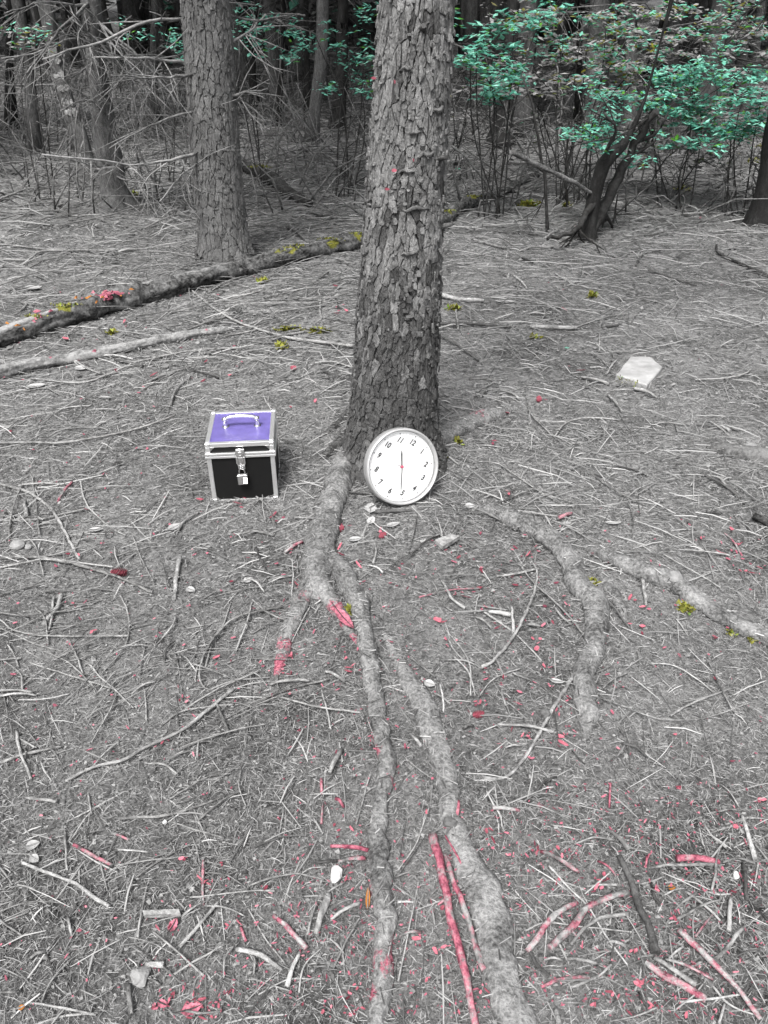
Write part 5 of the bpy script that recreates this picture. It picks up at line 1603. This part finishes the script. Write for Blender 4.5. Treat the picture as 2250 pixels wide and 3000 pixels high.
leaf(565, 2965, 64, 30, .3, M_LEAFPINK, "big crumpled pink leaf at the bottom edge", .15, .5)
leaf(480, 2950, 34, 20, -.4, M_LEAFPINK, "pink leaf left of the big crumpled pink leaf", .15, .5)
leaf(1660, 1542, 30, 18, .5, M_LEAFGREY, "small grey leaf above the crooked root")
leaf(1795, 1540, 44, 12, -.2, M_LEAFPALE, "thin pale leaf to the right of the crooked root")
leaf(1480, 890, 60, 20, .1, M_LEAFPALE, "long pale bark leaf right of the big trunk")
leaf(1345, 500, 24, 24, .3, M_TEAL, "single teal leaf on the ground behind the big trunk")
leaf(1660, 1026, 14, 12, .3, M_TEAL, "tiny teal leaf left of the stone slab")

# ------------------------------------------------------------------ stones, slab, cones, chip
def stone(name, u, v, w, h, label, mat, cat="stone", seed=1, squash=.6, sink=.25):
    p = P(u, v + h * .3); a = px(p, w) / 2; b_ = a * .85; c_ = a * squash
    rs_ = random.Random(seed); n1, n2 = 9, 14; V = []; Fc = []
    for i in range(n1):
        ph = -math.pi / 2 + math.pi * i / (n1 - 1)
        for k in range(n2):
            th = k / n2 * 6.283
            d = np.array([math.cos(ph) * math.cos(th), math.cos(ph) * math.sin(th), math.sin(ph)])
            r = 1 + .62 * float(vnoise(d[0] * 1.3 + seed * 7, d[1] * 1.3 + d[2] * 1.1)) + .12 * float(vnoise(d[0] * 4 + seed, d[2] * 4 + d[1] * 3))
            V.append((d[0] * a * r, d[1] * b_ * r, d[2] * c_ * r))
    for i in range(n1 - 1):
        for k in range(n2): Fc.append((i * n2 + k, i * n2 + (k + 1) % n2, (i + 1) * n2 + (k + 1) % n2, (i + 1) * n2 + k))
    o = obj(name, mesh_np(name, V, Fc, mat, True), None, (p.x, p.y + a * .4, p.z + c_ * (1 - 2 * sink) + .004))
    o.rotation_euler = (0, 0, rs_.uniform(0, 6))
    o.data.polygons.foreach_set('use_smooth', np.zeros(len(o.data.polygons), bool))
    return tag(o, label, cat)
M_STONEW = mat_plain("white_quartz", (.40, .396, .39), .6, var=.08, scale=70, bmp=.4)
M_STONEG = mat_plain("grey_stone", (.17, .167, .165), .8, var=.15, scale=60, bmp=.5)
M_STONED = mat_plain("dark_stone", (.07, .068, .067), .8, var=.2, scale=60, bmp=.5)
stone("stone", 986, 2564, 46, 52, "white rough stone left of the long narrow root", M_STONEW, seed=3, squash=.75, sink=.15)
stone("stone", 410, 2865, 62, 52, "round grey stone half buried at lower left", M_STONEG, seed=4, squash=.7)
stone("stone", 48, 1600, 42, 34, "grey pebble at the left edge beside crossing twigs", M_STONEG, seed=5)
stone("stone", 84, 1604, 24, 20, "smaller pebble just right of the grey edge pebble", M_STONEG, seed=6)
stone("stone", 1595, 2095, 34, 34, "dark pebble beside the bent pale stick", M_STONED, seed=7, squash=.9, sink=.1)
stone("stone", 2155, 2567, 22, 22, "small white stone chip near the right edge sticks", M_STONEW, seed=8, squash=.8, sink=.1)
stone("stone", 1318, 2420, 40, 36, "dark knobbly lump against the widest root", M_STONED, seed=9, squash=.9, sink=.1)
stone("stone", 484, 2413, 14, 14, "tiny white stone under the long curved twig", M_STONEW, seed=10, squash=.9, sink=.1)
stone("stone", 2203, 1316, 46, 34, "grey stone at the dark hollow near the right edge", M_STONEG, seed=11)
stone("stone", 1975, 1716, 44, 34, "pale lump of stone on the far right root", M_STONEG, seed=12, squash=.9, sink=-.3)
stone("stone", 700, 912, 22, 26, "dark stub of stone between the two fallen logs", M_STONED, seed=13, squash=1.1, sink=.1)

# pale stone slab: five sided, thick, mossy along its near edge
def slab():
    UV = [(1847, 1044), (1906, 1045), (1941, 1075), (1897, 1128), (1806, 1096)]
    pts = [P(u, v) for u, v in UV]; z = max(p.z for p in pts) + .022
    top = []
    for (u, v) in UV:
        dx, dy, dz = ray(u, v); t = (CAM_H - z) / -dz
        top.append(np.array([float(dx * t), float(dy * t), z]))
    c = sum(top) / 5
    ring = []
    for i in range(5):
        for t in (0, .25, .5, .75):
            q = top[i] * (1 - t) + top[(i + 1) % 5] * t
            ring.append(q + np.array([rs.uniform(-.002, .002), rs.uniform(-.002, .002), 0]))
    n = len(ring)
    lo = [q - np.array([0, 0, .045]) for q in ring]
    mid = [q - np.array([0, 0, .004]) for q in ring]
    inn = [c + (q - c) * .96 + np.array([0, 0, .001]) for q in ring]
    V = np.array(lo + mid + inn + [c + np.array([0, 0, .003])]); Fc = []
    for k in range(n):
        k2 = (k + 1) % n
        Fc += [(k, k2, n + k2, n + k), (n + k, n + k2, 2 * n + k2, 2 * n + k), (2 * n + k, 2 * n + k2, 3 * n)]
    t = obj("stone_slab", mesh_np("stone_slab", V, Fc, mat_plain("pale_slab", (.25, .247, .244), .85, var=.14, scale=14, bmp=.15)))
    tag(t, "flat pale five sided stone slab on the ground right of the big trunk", "slab")
    for (i, f, n_) in ((3, .85, 26), (3, .55, 22), (3, .32, 16)):
        q = top[i] * (1 - f) + top[(i + 1) % 5] * f if i == 4 and False else top[3] * (1 - f) + top[4] * f
        moss_patch(Vector((q[0], q[1] - .010, q[2])), .028, .008, n_, .010, t, surf=lambda X, Y, q=q: X * 0 + q[2] - .035 * rng.random(len(X)), name="moss")
slab()

def cone(u, v, L, label, mat, ang):
    p = P(u, v); L = px(p, L); b = MB(); R = L * .27
    N = 64
    for i in range(N):
        t = (i + .5) / N; a = i * 2.39996; r = R * math.sin(math.pi * (t * .85 + .1)) ** .8
        c = np.array([(t - .5) * L, math.cos(a) * r * .75, math.sin(a) * r * .75])
        o_ = np.array([.45, math.cos(a), math.sin(a)]); tn = np.array([0, -math.sin(a), math.cos(a)])
        l = R * .55; w = R * .38
        b.add([c - tn * w * .6, c + tn * w * .6, c + o_ * l * .8 + tn * w, c + o_ * l, c + o_ * l * .8 - tn * w, c + o_ * l * .4 + np.array([.25, 0, 0]) * l], [(0, 1, 5), (1, 2, 5), (2, 3, 5), (3, 4, 5), (4, 0, 5), (0, 4, 3, 2, 1)])
    t_, f_ = tube([(-L / 2, 0, 0), (0, 0, 0), (L / 2, 0, 0)], [R * .4, R * .75, R * .2], 7)
    b.add(t_, f_)
    o = obj("pine_cone", b.mesh("pine_cone", mat), None, (p.x, p.y, p.z + R * 1.1))
    o.rotation_euler = (0, .1, ang)
    return tag(o, label, "pine cone")
M_CONEP = mat_plain("pink_cone", (.17, .03, .046), .8, var=.25, scale=200)
M_CONED = mat_plain("dark_cone", (.05, .046, .044), .8, var=.25, scale=200)
cone(350, 1687, 44, "pink opened pine cone by the end of a long grey stick", M_CONEP, .1)
cone(347, 1364, 24, "dark pine cone on the open floor left of the storage case", M_CONED, .5)
cone(1578, 1176, 26, "dark pink cone standing right of the mossy root mound", M_CONEP, 1.3)
cone(1120, 1575, 26, "pink cone in front of the clock and grey leaf", M_CONEP, .9)
cone(998, 1555, 26, "pink cone against the right side of the thick straight root", M_CONEP, 1.2)
cone(1400, 2100, 34, "big pink cone lying right of the widest root start", M_CONEP, .3)
cone(465, 1885, 26, "dark cone half sunk among twigs left of the root fork", M_CONED, .3)

# wood chip in front of the clock
p = P(1307, 1605); b = MB()
UV = [(1274, 1601), (1318, 1584), (1345, 1590), (1296, 1621)]
tp = [np.array(P(u, v, .0)) + np.array([0, 0, .03]) for u, v in UV]; bt = [q - np.array([0, 0, .016]) for q in tp]
b.add(tp + bt, [(0, 1, 2, 3), (7, 6, 5, 4)] + [(4 + i, 4 + (i + 1) % 4, (i + 1) % 4, i) for i in range(4)])
o = obj("wood_chip", b.mesh("wood_chip", M_STICK)); tag(o, "flat grey four cornered wood chip with dark underside in front of the clock", "wood chip")
p = P(480, 2692); b = MB()
for (u0, v0, u1, v1) in ((424, 2688, 530, 2702),):
    UV = [(u0, v0), (u1, v0 - 4), (u1 + 4, v1 - 4), (u0 + 4, v1)]
    tp = [np.array(P(u, v)) + np.array([0, 0, .028]) for u, v in UV]; bt = [q - np.array([0, 0, .012]) for q in tp]
    b.add(tp + bt, [(0, 1, 2, 3), (7, 6, 5, 4)] + [(4 + i, 4 + (i + 1) % 4, (i + 1) % 4, i) for i in range(4)])
o = obj("wood_chip", b.mesh("wood_chip", M_PALE)); tag(o, "long pale flat wood chip beside the dark pink curled leaf", "wood chip")

# moss on the ground
MOSS = [(1555, 605, 60, 20, 260, "broad olive moss cushion left of the leaning trunk"), (1660, 610, 18, 10, 60, "small moss tuft right of the broad moss cushion"),
        (850, 970, 70, 14, 150, "moss sprigs spread along the ground before the big trunk"), (930, 975, 60, 10, 110, "moss sprigs close to the left side of the big trunk"), (825, 1020, 30, 26, 90, "moss tuft in front of the thin pale branch"),
        (770, 828, 26, 22, 80, "olive moss tuft just below the mossy log"), (328, 980, 22, 14, 50, "moss tuft between the mossy log and the fallen pole"),
        (1328, 908, 40, 12, 70, "thin moss sprigs right of the big trunk"), (1735, 872, 22, 12, 50, "moss tuft on the open ground above the stone slab"), (1565, 993, 18, 8, 30, "tiny moss tuft near the thin fallen stick right of the trunk"),
        (1310, 1275, 40, 26, 140, "bright moss at the right foot of the big trunk"), (1345, 1300, 16, 12, 40, "moss tuft trailing from the root mound"), (1295, 1345, 10, 18, 40, "moss strip right of the clock rim"),
        (2005, 1785, 40, 16, 120, "dark moss below the far right root"), (2140, 1855, 18, 12, 40, "small moss sprig against the far right root"), (2195, 1875, 18, 12, 40, "moss tuft at the right edge by the far right root"),
        (1735, 1712, 22, 12, 30, "yellow moss shred above the crooked root"), (1025, 1793, 16, 18, 70, "olive moss tuft beside the large pink leaf"), (390, 575, 20, 26, 80, "moss tuft at the foot of the dim far left trunk"),
        (2000, 560, 40, 12, 60, "pale moss shreds on the far open ground"), (2230, 440, 40, 24, 120, "yellow mossy stump top at the right edge"), (2210, 480, 30, 12, 60, "olive moss below the mossy stump top"), (1880, 495, 24, 8, 40, "flat moss shred beyond the leaning trunk")]
for (u, v, w, h, n, l) in MOSS:
    p = P(u, v); tag(moss_patch(p, px(p, w) * .5, max(.02, px(p, h) * .5 * 1.7), n, px(p, 15) * .9, None, l, .006), kind='thing')
# ------------------------------------------------------------------ storage case
M_ALU = mat_plain("brushed_aluminium", (.86, .86, .86), .32, .85, .03, 200)
M_STEEL = mat_plain("steel_corner", (.42, .42, .42), .35, .9, .05, 120)
M_CHROME = mat_plain("chrome", (.80, .80, .82), .10, 1.0, .02)
M_BLACK = mat_plain("black_panel", (.006, .006, .006), .55, 0, .05)
M_BLACK.node_tree.nodes['Principled BSDF'].inputs['Specular IOR Level'].default_value = .2
M_PURPLE = mat_plain("purple_panel", (.092, .076, .225), .38, 0, .10, 26)
p0, p1 = P(626, 1467), P(813, 1459)
CW = .25; CD = .27; CH = .255; SEAM = .205
yaw = math.atan2(p1.y - p0.y, p1.x - p0.x)
case = empty("storage_case", (p0.x + (p1.x - p0.x) / 2, (p0.y + p1.y) / 2, max(p0.z, p1.z) - .009), "purple topped black storage case with aluminium edges standing left of the big trunk", "case", None, yaw)
W2 = CW / 2
def cbox(name, x0, x1, y0, y1, z0, z1, mat, parent, bev=.0012, label=None):
    b = MB(); b.box(x0, x1, y0, y1, z0, z1)
    o = obj(name, b.mesh(name, mat), parent)
    if bev:
        m = o.modifiers.new("bev", 'BEVEL'); m.width = bev; m.segments = 2
    if label: o['label'] = label
    return o
T = .016; I = .003
cbox("body_panel", -W2 + I, W2 - I, I, CD - I, .004, SEAM - .006, M_BLACK, case)
cbox("lid_panel", -W2 + I, W2 - I, I, CD - I, SEAM + .006, CH - .004, M_BLACK, case)
cbox("top_panel", -W2 + T - .003, W2 - T + .003, T - .003, CD - T + .003, CH - .006, CH - .0022, M_PURPLE, case, label="purple top panel")
for sx in (-1, 1):
    x0, x1 = (sx * W2 - T, sx * W2) if sx > 0 else (-W2, -W2 + T)
    cbox("edge_trim", x0, x1, T, CD - T, CH - T, CH, M_ALU, case)
    for (ya, yb) in ((0, T), (CD - T, CD)):
        cbox("edge_trim", x0, x1, ya, yb, T, SEAM - .010, M_ALU, case)
        cbox("edge_trim", x0, x1, ya, yb, SEAM + .010, CH - T, M_ALU, case)
        b = MB()
        for (za, zb) in ((-.0015, T), (CH - T, CH + .0015)):
            b = MB(); e = .0018
            b.box(x0 - (e if sx < 0 else .008), x1 + (e if sx > 0 else .008), ya - (e if ya == 0 else .008), yb + (e if ya else .008), za, zb)
            if za > .1:                                      # top corners sit in the trim
                b = MB(); b.box(x0 - (e if sx < 0 else 0), x1 + (e if sx > 0 else 0), ya - (e if ya == 0 else 0), yb + (e if ya else 0), za, zb)
            o = obj("corner_cap", b.mesh("corner_cap", M_STEEL if za < .1 else M_ALU), case)
            m = o.modifiers.new("bev", 'BEVEL'); m.width = .005; m.segments = 3
    cbox("edge_trim", x0, x1, T, CD - T, 0, T, M_ALU, case)
    # seam rails along the sides
    xs_ = (W2 - .012, W2 + .005) if sx > 0 else (-W2 - .005, -W2 + .012)
    cbox("seam_rail", xs_[0], xs_[1], T, CD - T, SEAM + .0012, SEAM + .0105, M_ALU, case)
    cbox("seam_rail", xs_[0], xs_[1], T, CD - T, SEAM - .0105, SEAM - .0012, M_ALU, case)
for (ya, yb) in ((0, T), (CD - T, CD)):
    cbox("edge_trim", -W2 + T, W2 - T, ya, yb, CH - T, CH, M_ALU, case)
    cbox("edge_trim", -W2 + T, W2 - T, ya, yb, 0, T * .7, M_ALU, case)
for (ya, yb) in ((-.005, T), (CD - T, CD + .005)):
    cbox("seam_rail", -W2 - .005, W2 + .005, ya, yb, SEAM + .0012, SEAM + .0105, M_ALU, case)
    cbox("seam_rail", -W2 - .005, W2 + .005, ya, yb, SEAM - .0105, SEAM - .0012, M_ALU, case)
# front corner plates of the lid, angled like small triangles
for sx in (-1, 1):
    for (zc, sz) in ((CH - T, -1), (T * .7, 1), (SEAM + .0105, 1)):
        if zc == SEAM + .0105: continue
        b = MB(); a = sx * (W2 - T); d = -sx * .016
        V = [(a, -.0005, zc), (a + d, -.0005, zc), (a, -.0005, zc + sz * .016), (a, .005, zc), (a + d, .005, zc), (a, .005, zc + sz * .016)]
        b.add(V, [(0, 1, 2), (3, 5, 4), (0, 3, 4, 1), (1, 4, 5, 2), (2, 5, 3, 0)])
        obj("corner_plate", b.mesh("corner_plate", M_STEEL), case)
# handle
HY = CD * .50; hz = CH
S, R = catmull([(-.060, HY, hz + .026), (-.052, HY, hz + .036), (-.03, HY, hz + .041), (0, HY, hz + .0425), (.03, HY, hz + .041), (.052, HY, hz + .036), (.060, HY, hz + .026)], [.0065, .0068, .007, .0072, .007, .0068, .0065], .006)
V, Fc = tube(S, R, 12, 0)
hd = obj("handle", mesh_np("handle", V, Fc, M_CHROME, True), case)
for sx in (-1, 1):
    b = MB()
    V, Fc = tube([(sx * .060, HY, hz - .004), (sx * .060, HY, hz + .008), (sx * .060, HY, hz + .020), (sx * .060, HY, hz + .030)], [.010, .009, .0065, .0075], 14, 0)
    b.add(V, Fc)
    V, Fc = tube([(sx * .060, HY, hz - .003), (sx * .060, HY, hz + .002)], [.013, .013], 16, 0); b.add(V, Fc)
    V, Fc = tube([(sx * .048, HY, hz + .030), (sx * .060, HY, hz + .0305), (sx * .070, HY, hz + .030)], [.007, .0095, .007], 12, 0); b.add(V, Fc)
    obj("handle_mount", b.mesh("handle_mount", M_CHROME, True), hd)
# latch: turned boss on the lid, strap and hasp on the body
lx = .0
def disc(name, c, prof, parent, mat, axis='y', seg=28):
    """lathe around -y: prof = (radius, forward)"""
    V = []; Fc = []; n = len(prof)
    for (r, f) in prof:
        for k in range(seg):
            a = k / seg * 6.283185
            V.append((c[0] + r * math.cos(a), c[1] - f, c[2] + r * math.sin(a)))
    for i in range(n - 1):
        for k in range(seg):
            k2 = (k + 1) % seg
            Fc.append((i * seg + k, i * seg + k2, (i + 1) * seg + k2, (i + 1) * seg + k))
    Fc.append(tuple((n - 1) * seg + k for k in range(seg)))
    return obj(name, mesh_np(name, V, Fc, mat, False), parent)
M_NICKEL = mat_plain("nickel", (.62, .61, .60), .28, .9, .05, 150)
lt = cbox("latch", lx - .016, lx + .016, -.009, .004, SEAM - .040, SEAM + .026, M_NICKEL, case, .003)
disc("latch_boss", (lx, -.009, SEAM + .012), [(.018, 0), (.018, .003), (.016, .005), (.0125, .0055), (.012, .004), (.010, .004), (.009, .007), (.006, .0085), (.005, .007), (.001, .0075)], lt, M_NICKEL)
cbox("latch_strap", lx - .010, lx + .010, -.014, -.009, SEAM - .026, SEAM - .004, M_NICKEL, lt, .002)
cbox("hasp_ear", lx - .017, lx - .011, -.016, -.009, SEAM - .030, SEAM - .002, M_NICKEL, lt, .0015)
cbox("hasp_ear", lx + .011, lx + .017, -.016, -.009, SEAM - .030, SEAM - .002, M_NICKEL, lt, .0015)
b = MB(); V, Fc = tube([(lx - .003, -.011, SEAM - .034), (lx - .003, -.016, SEAM - .038), (lx + .0, -.018, SEAM - .044), (lx + .003, -.016, SEAM - .050), (lx + .003, -.010, SEAM - .052)], [.0028] * 5, 8, 0); b.add(V, Fc)
obj("staple", b.mesh("staple", M_CHROME, True), lt)
cbox("hasp_plate", lx - .013, lx + .013, -.0075, .002, SEAM - .060, SEAM - .041, M_NICKEL, lt, .002)

# padlock hanging from the latch
cm = case.matrix_basis
def world_pt(x, y, z):
    c, s = math.cos(yaw), math.sin(yaw)
    return (case.location.x + x * c - y * s, case.location.y + x * s + y * c, case.location.z + z)
lock = empty("padlock", world_pt(lx, -.016, SEAM - .118), "small silver combination padlock hanging from the case latch", "padlock", None, yaw + .02)
bd = cbox("lock_body", -.0185, .0185, -.007, .007, 0, .044, M_NICKEL, lock, .003)
cbox("lock_collar", -.0195, .0195, -.008, .008, .0375, .0415, M_CHROME, lock, .001)
S, R = catmull([(-.0105, 0, .040), (-.0105, 0, .056), (-.0075, 0, .066), (0, 0, .0705), (.0075, 0, .066), (.0105, 0, .056), (.0105, 0, .040)], [.0028] * 7, .004)
V, Fc = tube(S, R, 10, 0)
obj("shackle", mesh_np("shackle", V, Fc, M_CHROME, True), lock)
for k in range(4):
    z = .0295 - k * .0075
    V, Fc = tube([(.0035, -.0055, z), (.0165, -.0055, z)], [.0032, .0032], 12, 0)
    o = obj("number_dial", mesh_np("number_dial", V, Fc, M_CHROME if k != 9 else M_BLACK), lock)
    cbox("dial_slot", .0025, .0170, -.0075, -.0068, z - .0040, z - .0033, M_BLACK, lock, 0)

# ------------------------------------------------------------------ clock
RC = .145
g = P(1178, 1484)
tilt = math.radians(21); cyaw = math.radians(23)
clock = empty("wall_clock", (0, 0, 0), "round white wall clock with pale rim leaning against the big trunk", "clock")
M_RIM = mat_plain("clock_rim", (.36, .36, .36), .34, 0.4, .02)
M_FACE = mat_plain("clock_face", (.90, .90, .90), .5, 0, .005)
M_INK = mat_plain("clock_print", (.03, .03, .03), .5, 0, .02)
M_TICK = mat_plain("clock_grey_print", (.45, .45, .45), .5, 0, .02)
M_HAND = mat_plain("clock_hand", (.06, .06, .065), .4, 0, .02)
M_HUB = mat_plain("pink_hub", (.60, .09, .16), .4, 0, .02)
# local frame: face in x-z, front towards -y, centre at origin
disc("rim", (0, 0, 0), [(RC * .97, -.022), (RC * .995, -.020), (RC, -.012), (RC, .010), (RC * .995, .017), (RC * .972, .022), (RC * .948, .0225), (RC * .930, .020), (RC * .915, .012), (RC * .905, -.002)], clock, M_RIM, seg=96)
rim = clock.children[0]
rim.data.polygons.foreach_set('use_smooth', np.ones(len(rim.data.polygons), bool))
disc("back_cover", (0, 0, 0), [(RC * .97, -.021), (.001, -.0215)], clock, M_RIM, seg=64)
face = disc("clock_face", (0, 0, 0), [(RC * .91, .0000), (.002, .0)], clock, M_FACE, seg=96)
ROT = math.radians(36)
def dpos(h, r):
    a = math.radians(30 * h) + ROT
    return (r * math.sin(a), r * math.cos(a))
for h in range(1, 13):
    fc = bpy.data.curves.new("numeral", 'FONT')
    fc.body = str(h); fc.size = RC * .205; fc.align_x = 'CENTER'; fc.align_y = 'CENTER'; fc.shear = .22; fc.offset = .0009; fc.extrude = .0002
    to = bpy.data.objects.new("numeral_text", fc); COL.objects.link(to)
    bpy.context.view_layer.update()
    me = bpy.data.meshes.new_from_object(to.evaluated_get(bpy.context.evaluated_depsgraph_get()))
    bpy.data.objects.remove(to); bpy.data.curves.remove(fc)
    n = len(me.vertices); co = np.empty(n * 3); me.vertices.foreach_get('co', co); co = co.reshape(-1, 3)
    co[:, 0] *= .80
    cc_ = (co.max(0) + co.min(0)) / 2; co[:, :2] -= cc_[:2]
    x, z = dpos(h, RC * .685)
    # numerals stand upright in the dial's own frame, which is turned with the clock
    a = -ROT; c_, s_ = math.cos(a), math.sin(a)
    V = np.stack([co[:, 0] * c_ - co[:, 1] * s_ + x, np.full(n, -.0010) - co[:, 2], co[:, 0] * s_ + co[:, 1] * c_ + z], -1)
    me.vertices.foreach_set('co', V.astype(np.float32).ravel()); me.name = "numeral"
    me.materials.clear(); me.materials.append(M_INK); me.update()
    o = obj("numeral", me, face)
    x, z = dpos(h, RC * .845)
    disc("hour_dot", (x, 0, z), [(.0022, .0), (.0022, .0010), (.0005, .0011)], face, M_INK, seg=10)
b = MB()
for k in range(60):
    if k % 5 == 0: continue
    a = math.radians(6 * k) + ROT
    d = np.array([math.sin(a), math.cos(a)]); n_ = np.array([d[1], -d[0]]) * .0004
    q = [d * RC * .835 - n_, d * RC * .835 + n_, d * RC * .862 + n_, d * RC * .862 - n_]
    b.add([(v[0], -.0006, v[1]) for v in q], [(0, 1, 2, 3)])
tag(obj("minute_marks", b.mesh("minute_marks", M_TICK), face), kind="stuff")
def hand(name, ang, L, tail, w, tip, mat, y):
    d = np.array([math.sin(ang), math.cos(ang)]); n_ = np.array([d[1], -d[0]])
    q = [-d * tail - n_ * w * .7, -d * tail + n_ * w * .7, d * L * .75 + n_ * w, d * L + n_ * tip, d * L - n_ * tip, d * L * .75 - n_ * w]
    V = [(v[0], y, v[1]) for v in q] + [(v[0], y - .0008, v[1]) for v in q]
    Fc = [tuple(range(6)), tuple(range(11, 5, -1))] + [(i, (i + 1) % 6, 6 + (i + 1) % 6, 6 + i) for i in range(6)]
    return obj(name, mesh_np(name, V, Fc, mat), clock)
hand("hour_hand", math.radians(7.5), RC * .42, .006, .0028, .0010, M_HAND, -.004)
hand("minute_hand", math.radians(191.5), RC * .60, .006, .0016, .0008, M_HAND, -.006)
hand("second_hand", math.radians(-55), RC * .15, .0, .0016, .0012, M_TICK, -.008)
disc("hub", (0, 0, 0), [(.0055, 0), (.0055, .009), (.004, .0105), (.0008, .011)], clock, M_HUB, seg=18)
# thin clear lens: mostly lets light through, mirrors a little
m = bpy.data.materials.new("clear_lens"); m.use_nodes = True
nt = m.node_tree; nt.nodes.remove(nt.nodes['Principled BSDF'])
tr = nt.nodes.new('ShaderNodeBsdfTransparent'); gl = nt.nodes.new('ShaderNodeBsdfGlossy'); gl.inputs['Roughness'].default_value = .03
fr = nt.nodes.new('ShaderNodeFresnel'); fr.inputs['IOR'].default_value = 1.35
mx = nt.nodes.new('ShaderNodeMixShader')
nt.links.new(fr.outputs[0], mx.inputs[0]); nt.links.new(tr.outputs[0], mx.inputs[1]); nt.links.new(gl.outputs[0], mx.inputs[2])
nt.links.new(mx.outputs[0], nt.nodes['Material Output'].inputs['Surface'])
disc("lens", (0, 0, 0), [(RC * .915, .0128), (.001, .0129)], clock, m, seg=64)
clock.rotation_euler = (-tilt, 0, cyaw)
# the front lower rim edge rests on the ground at g
clock.location = (g.x - .003, g.y + RC * math.sin(tilt) + .004, g.z + RC * math.cos(tilt) + .006)
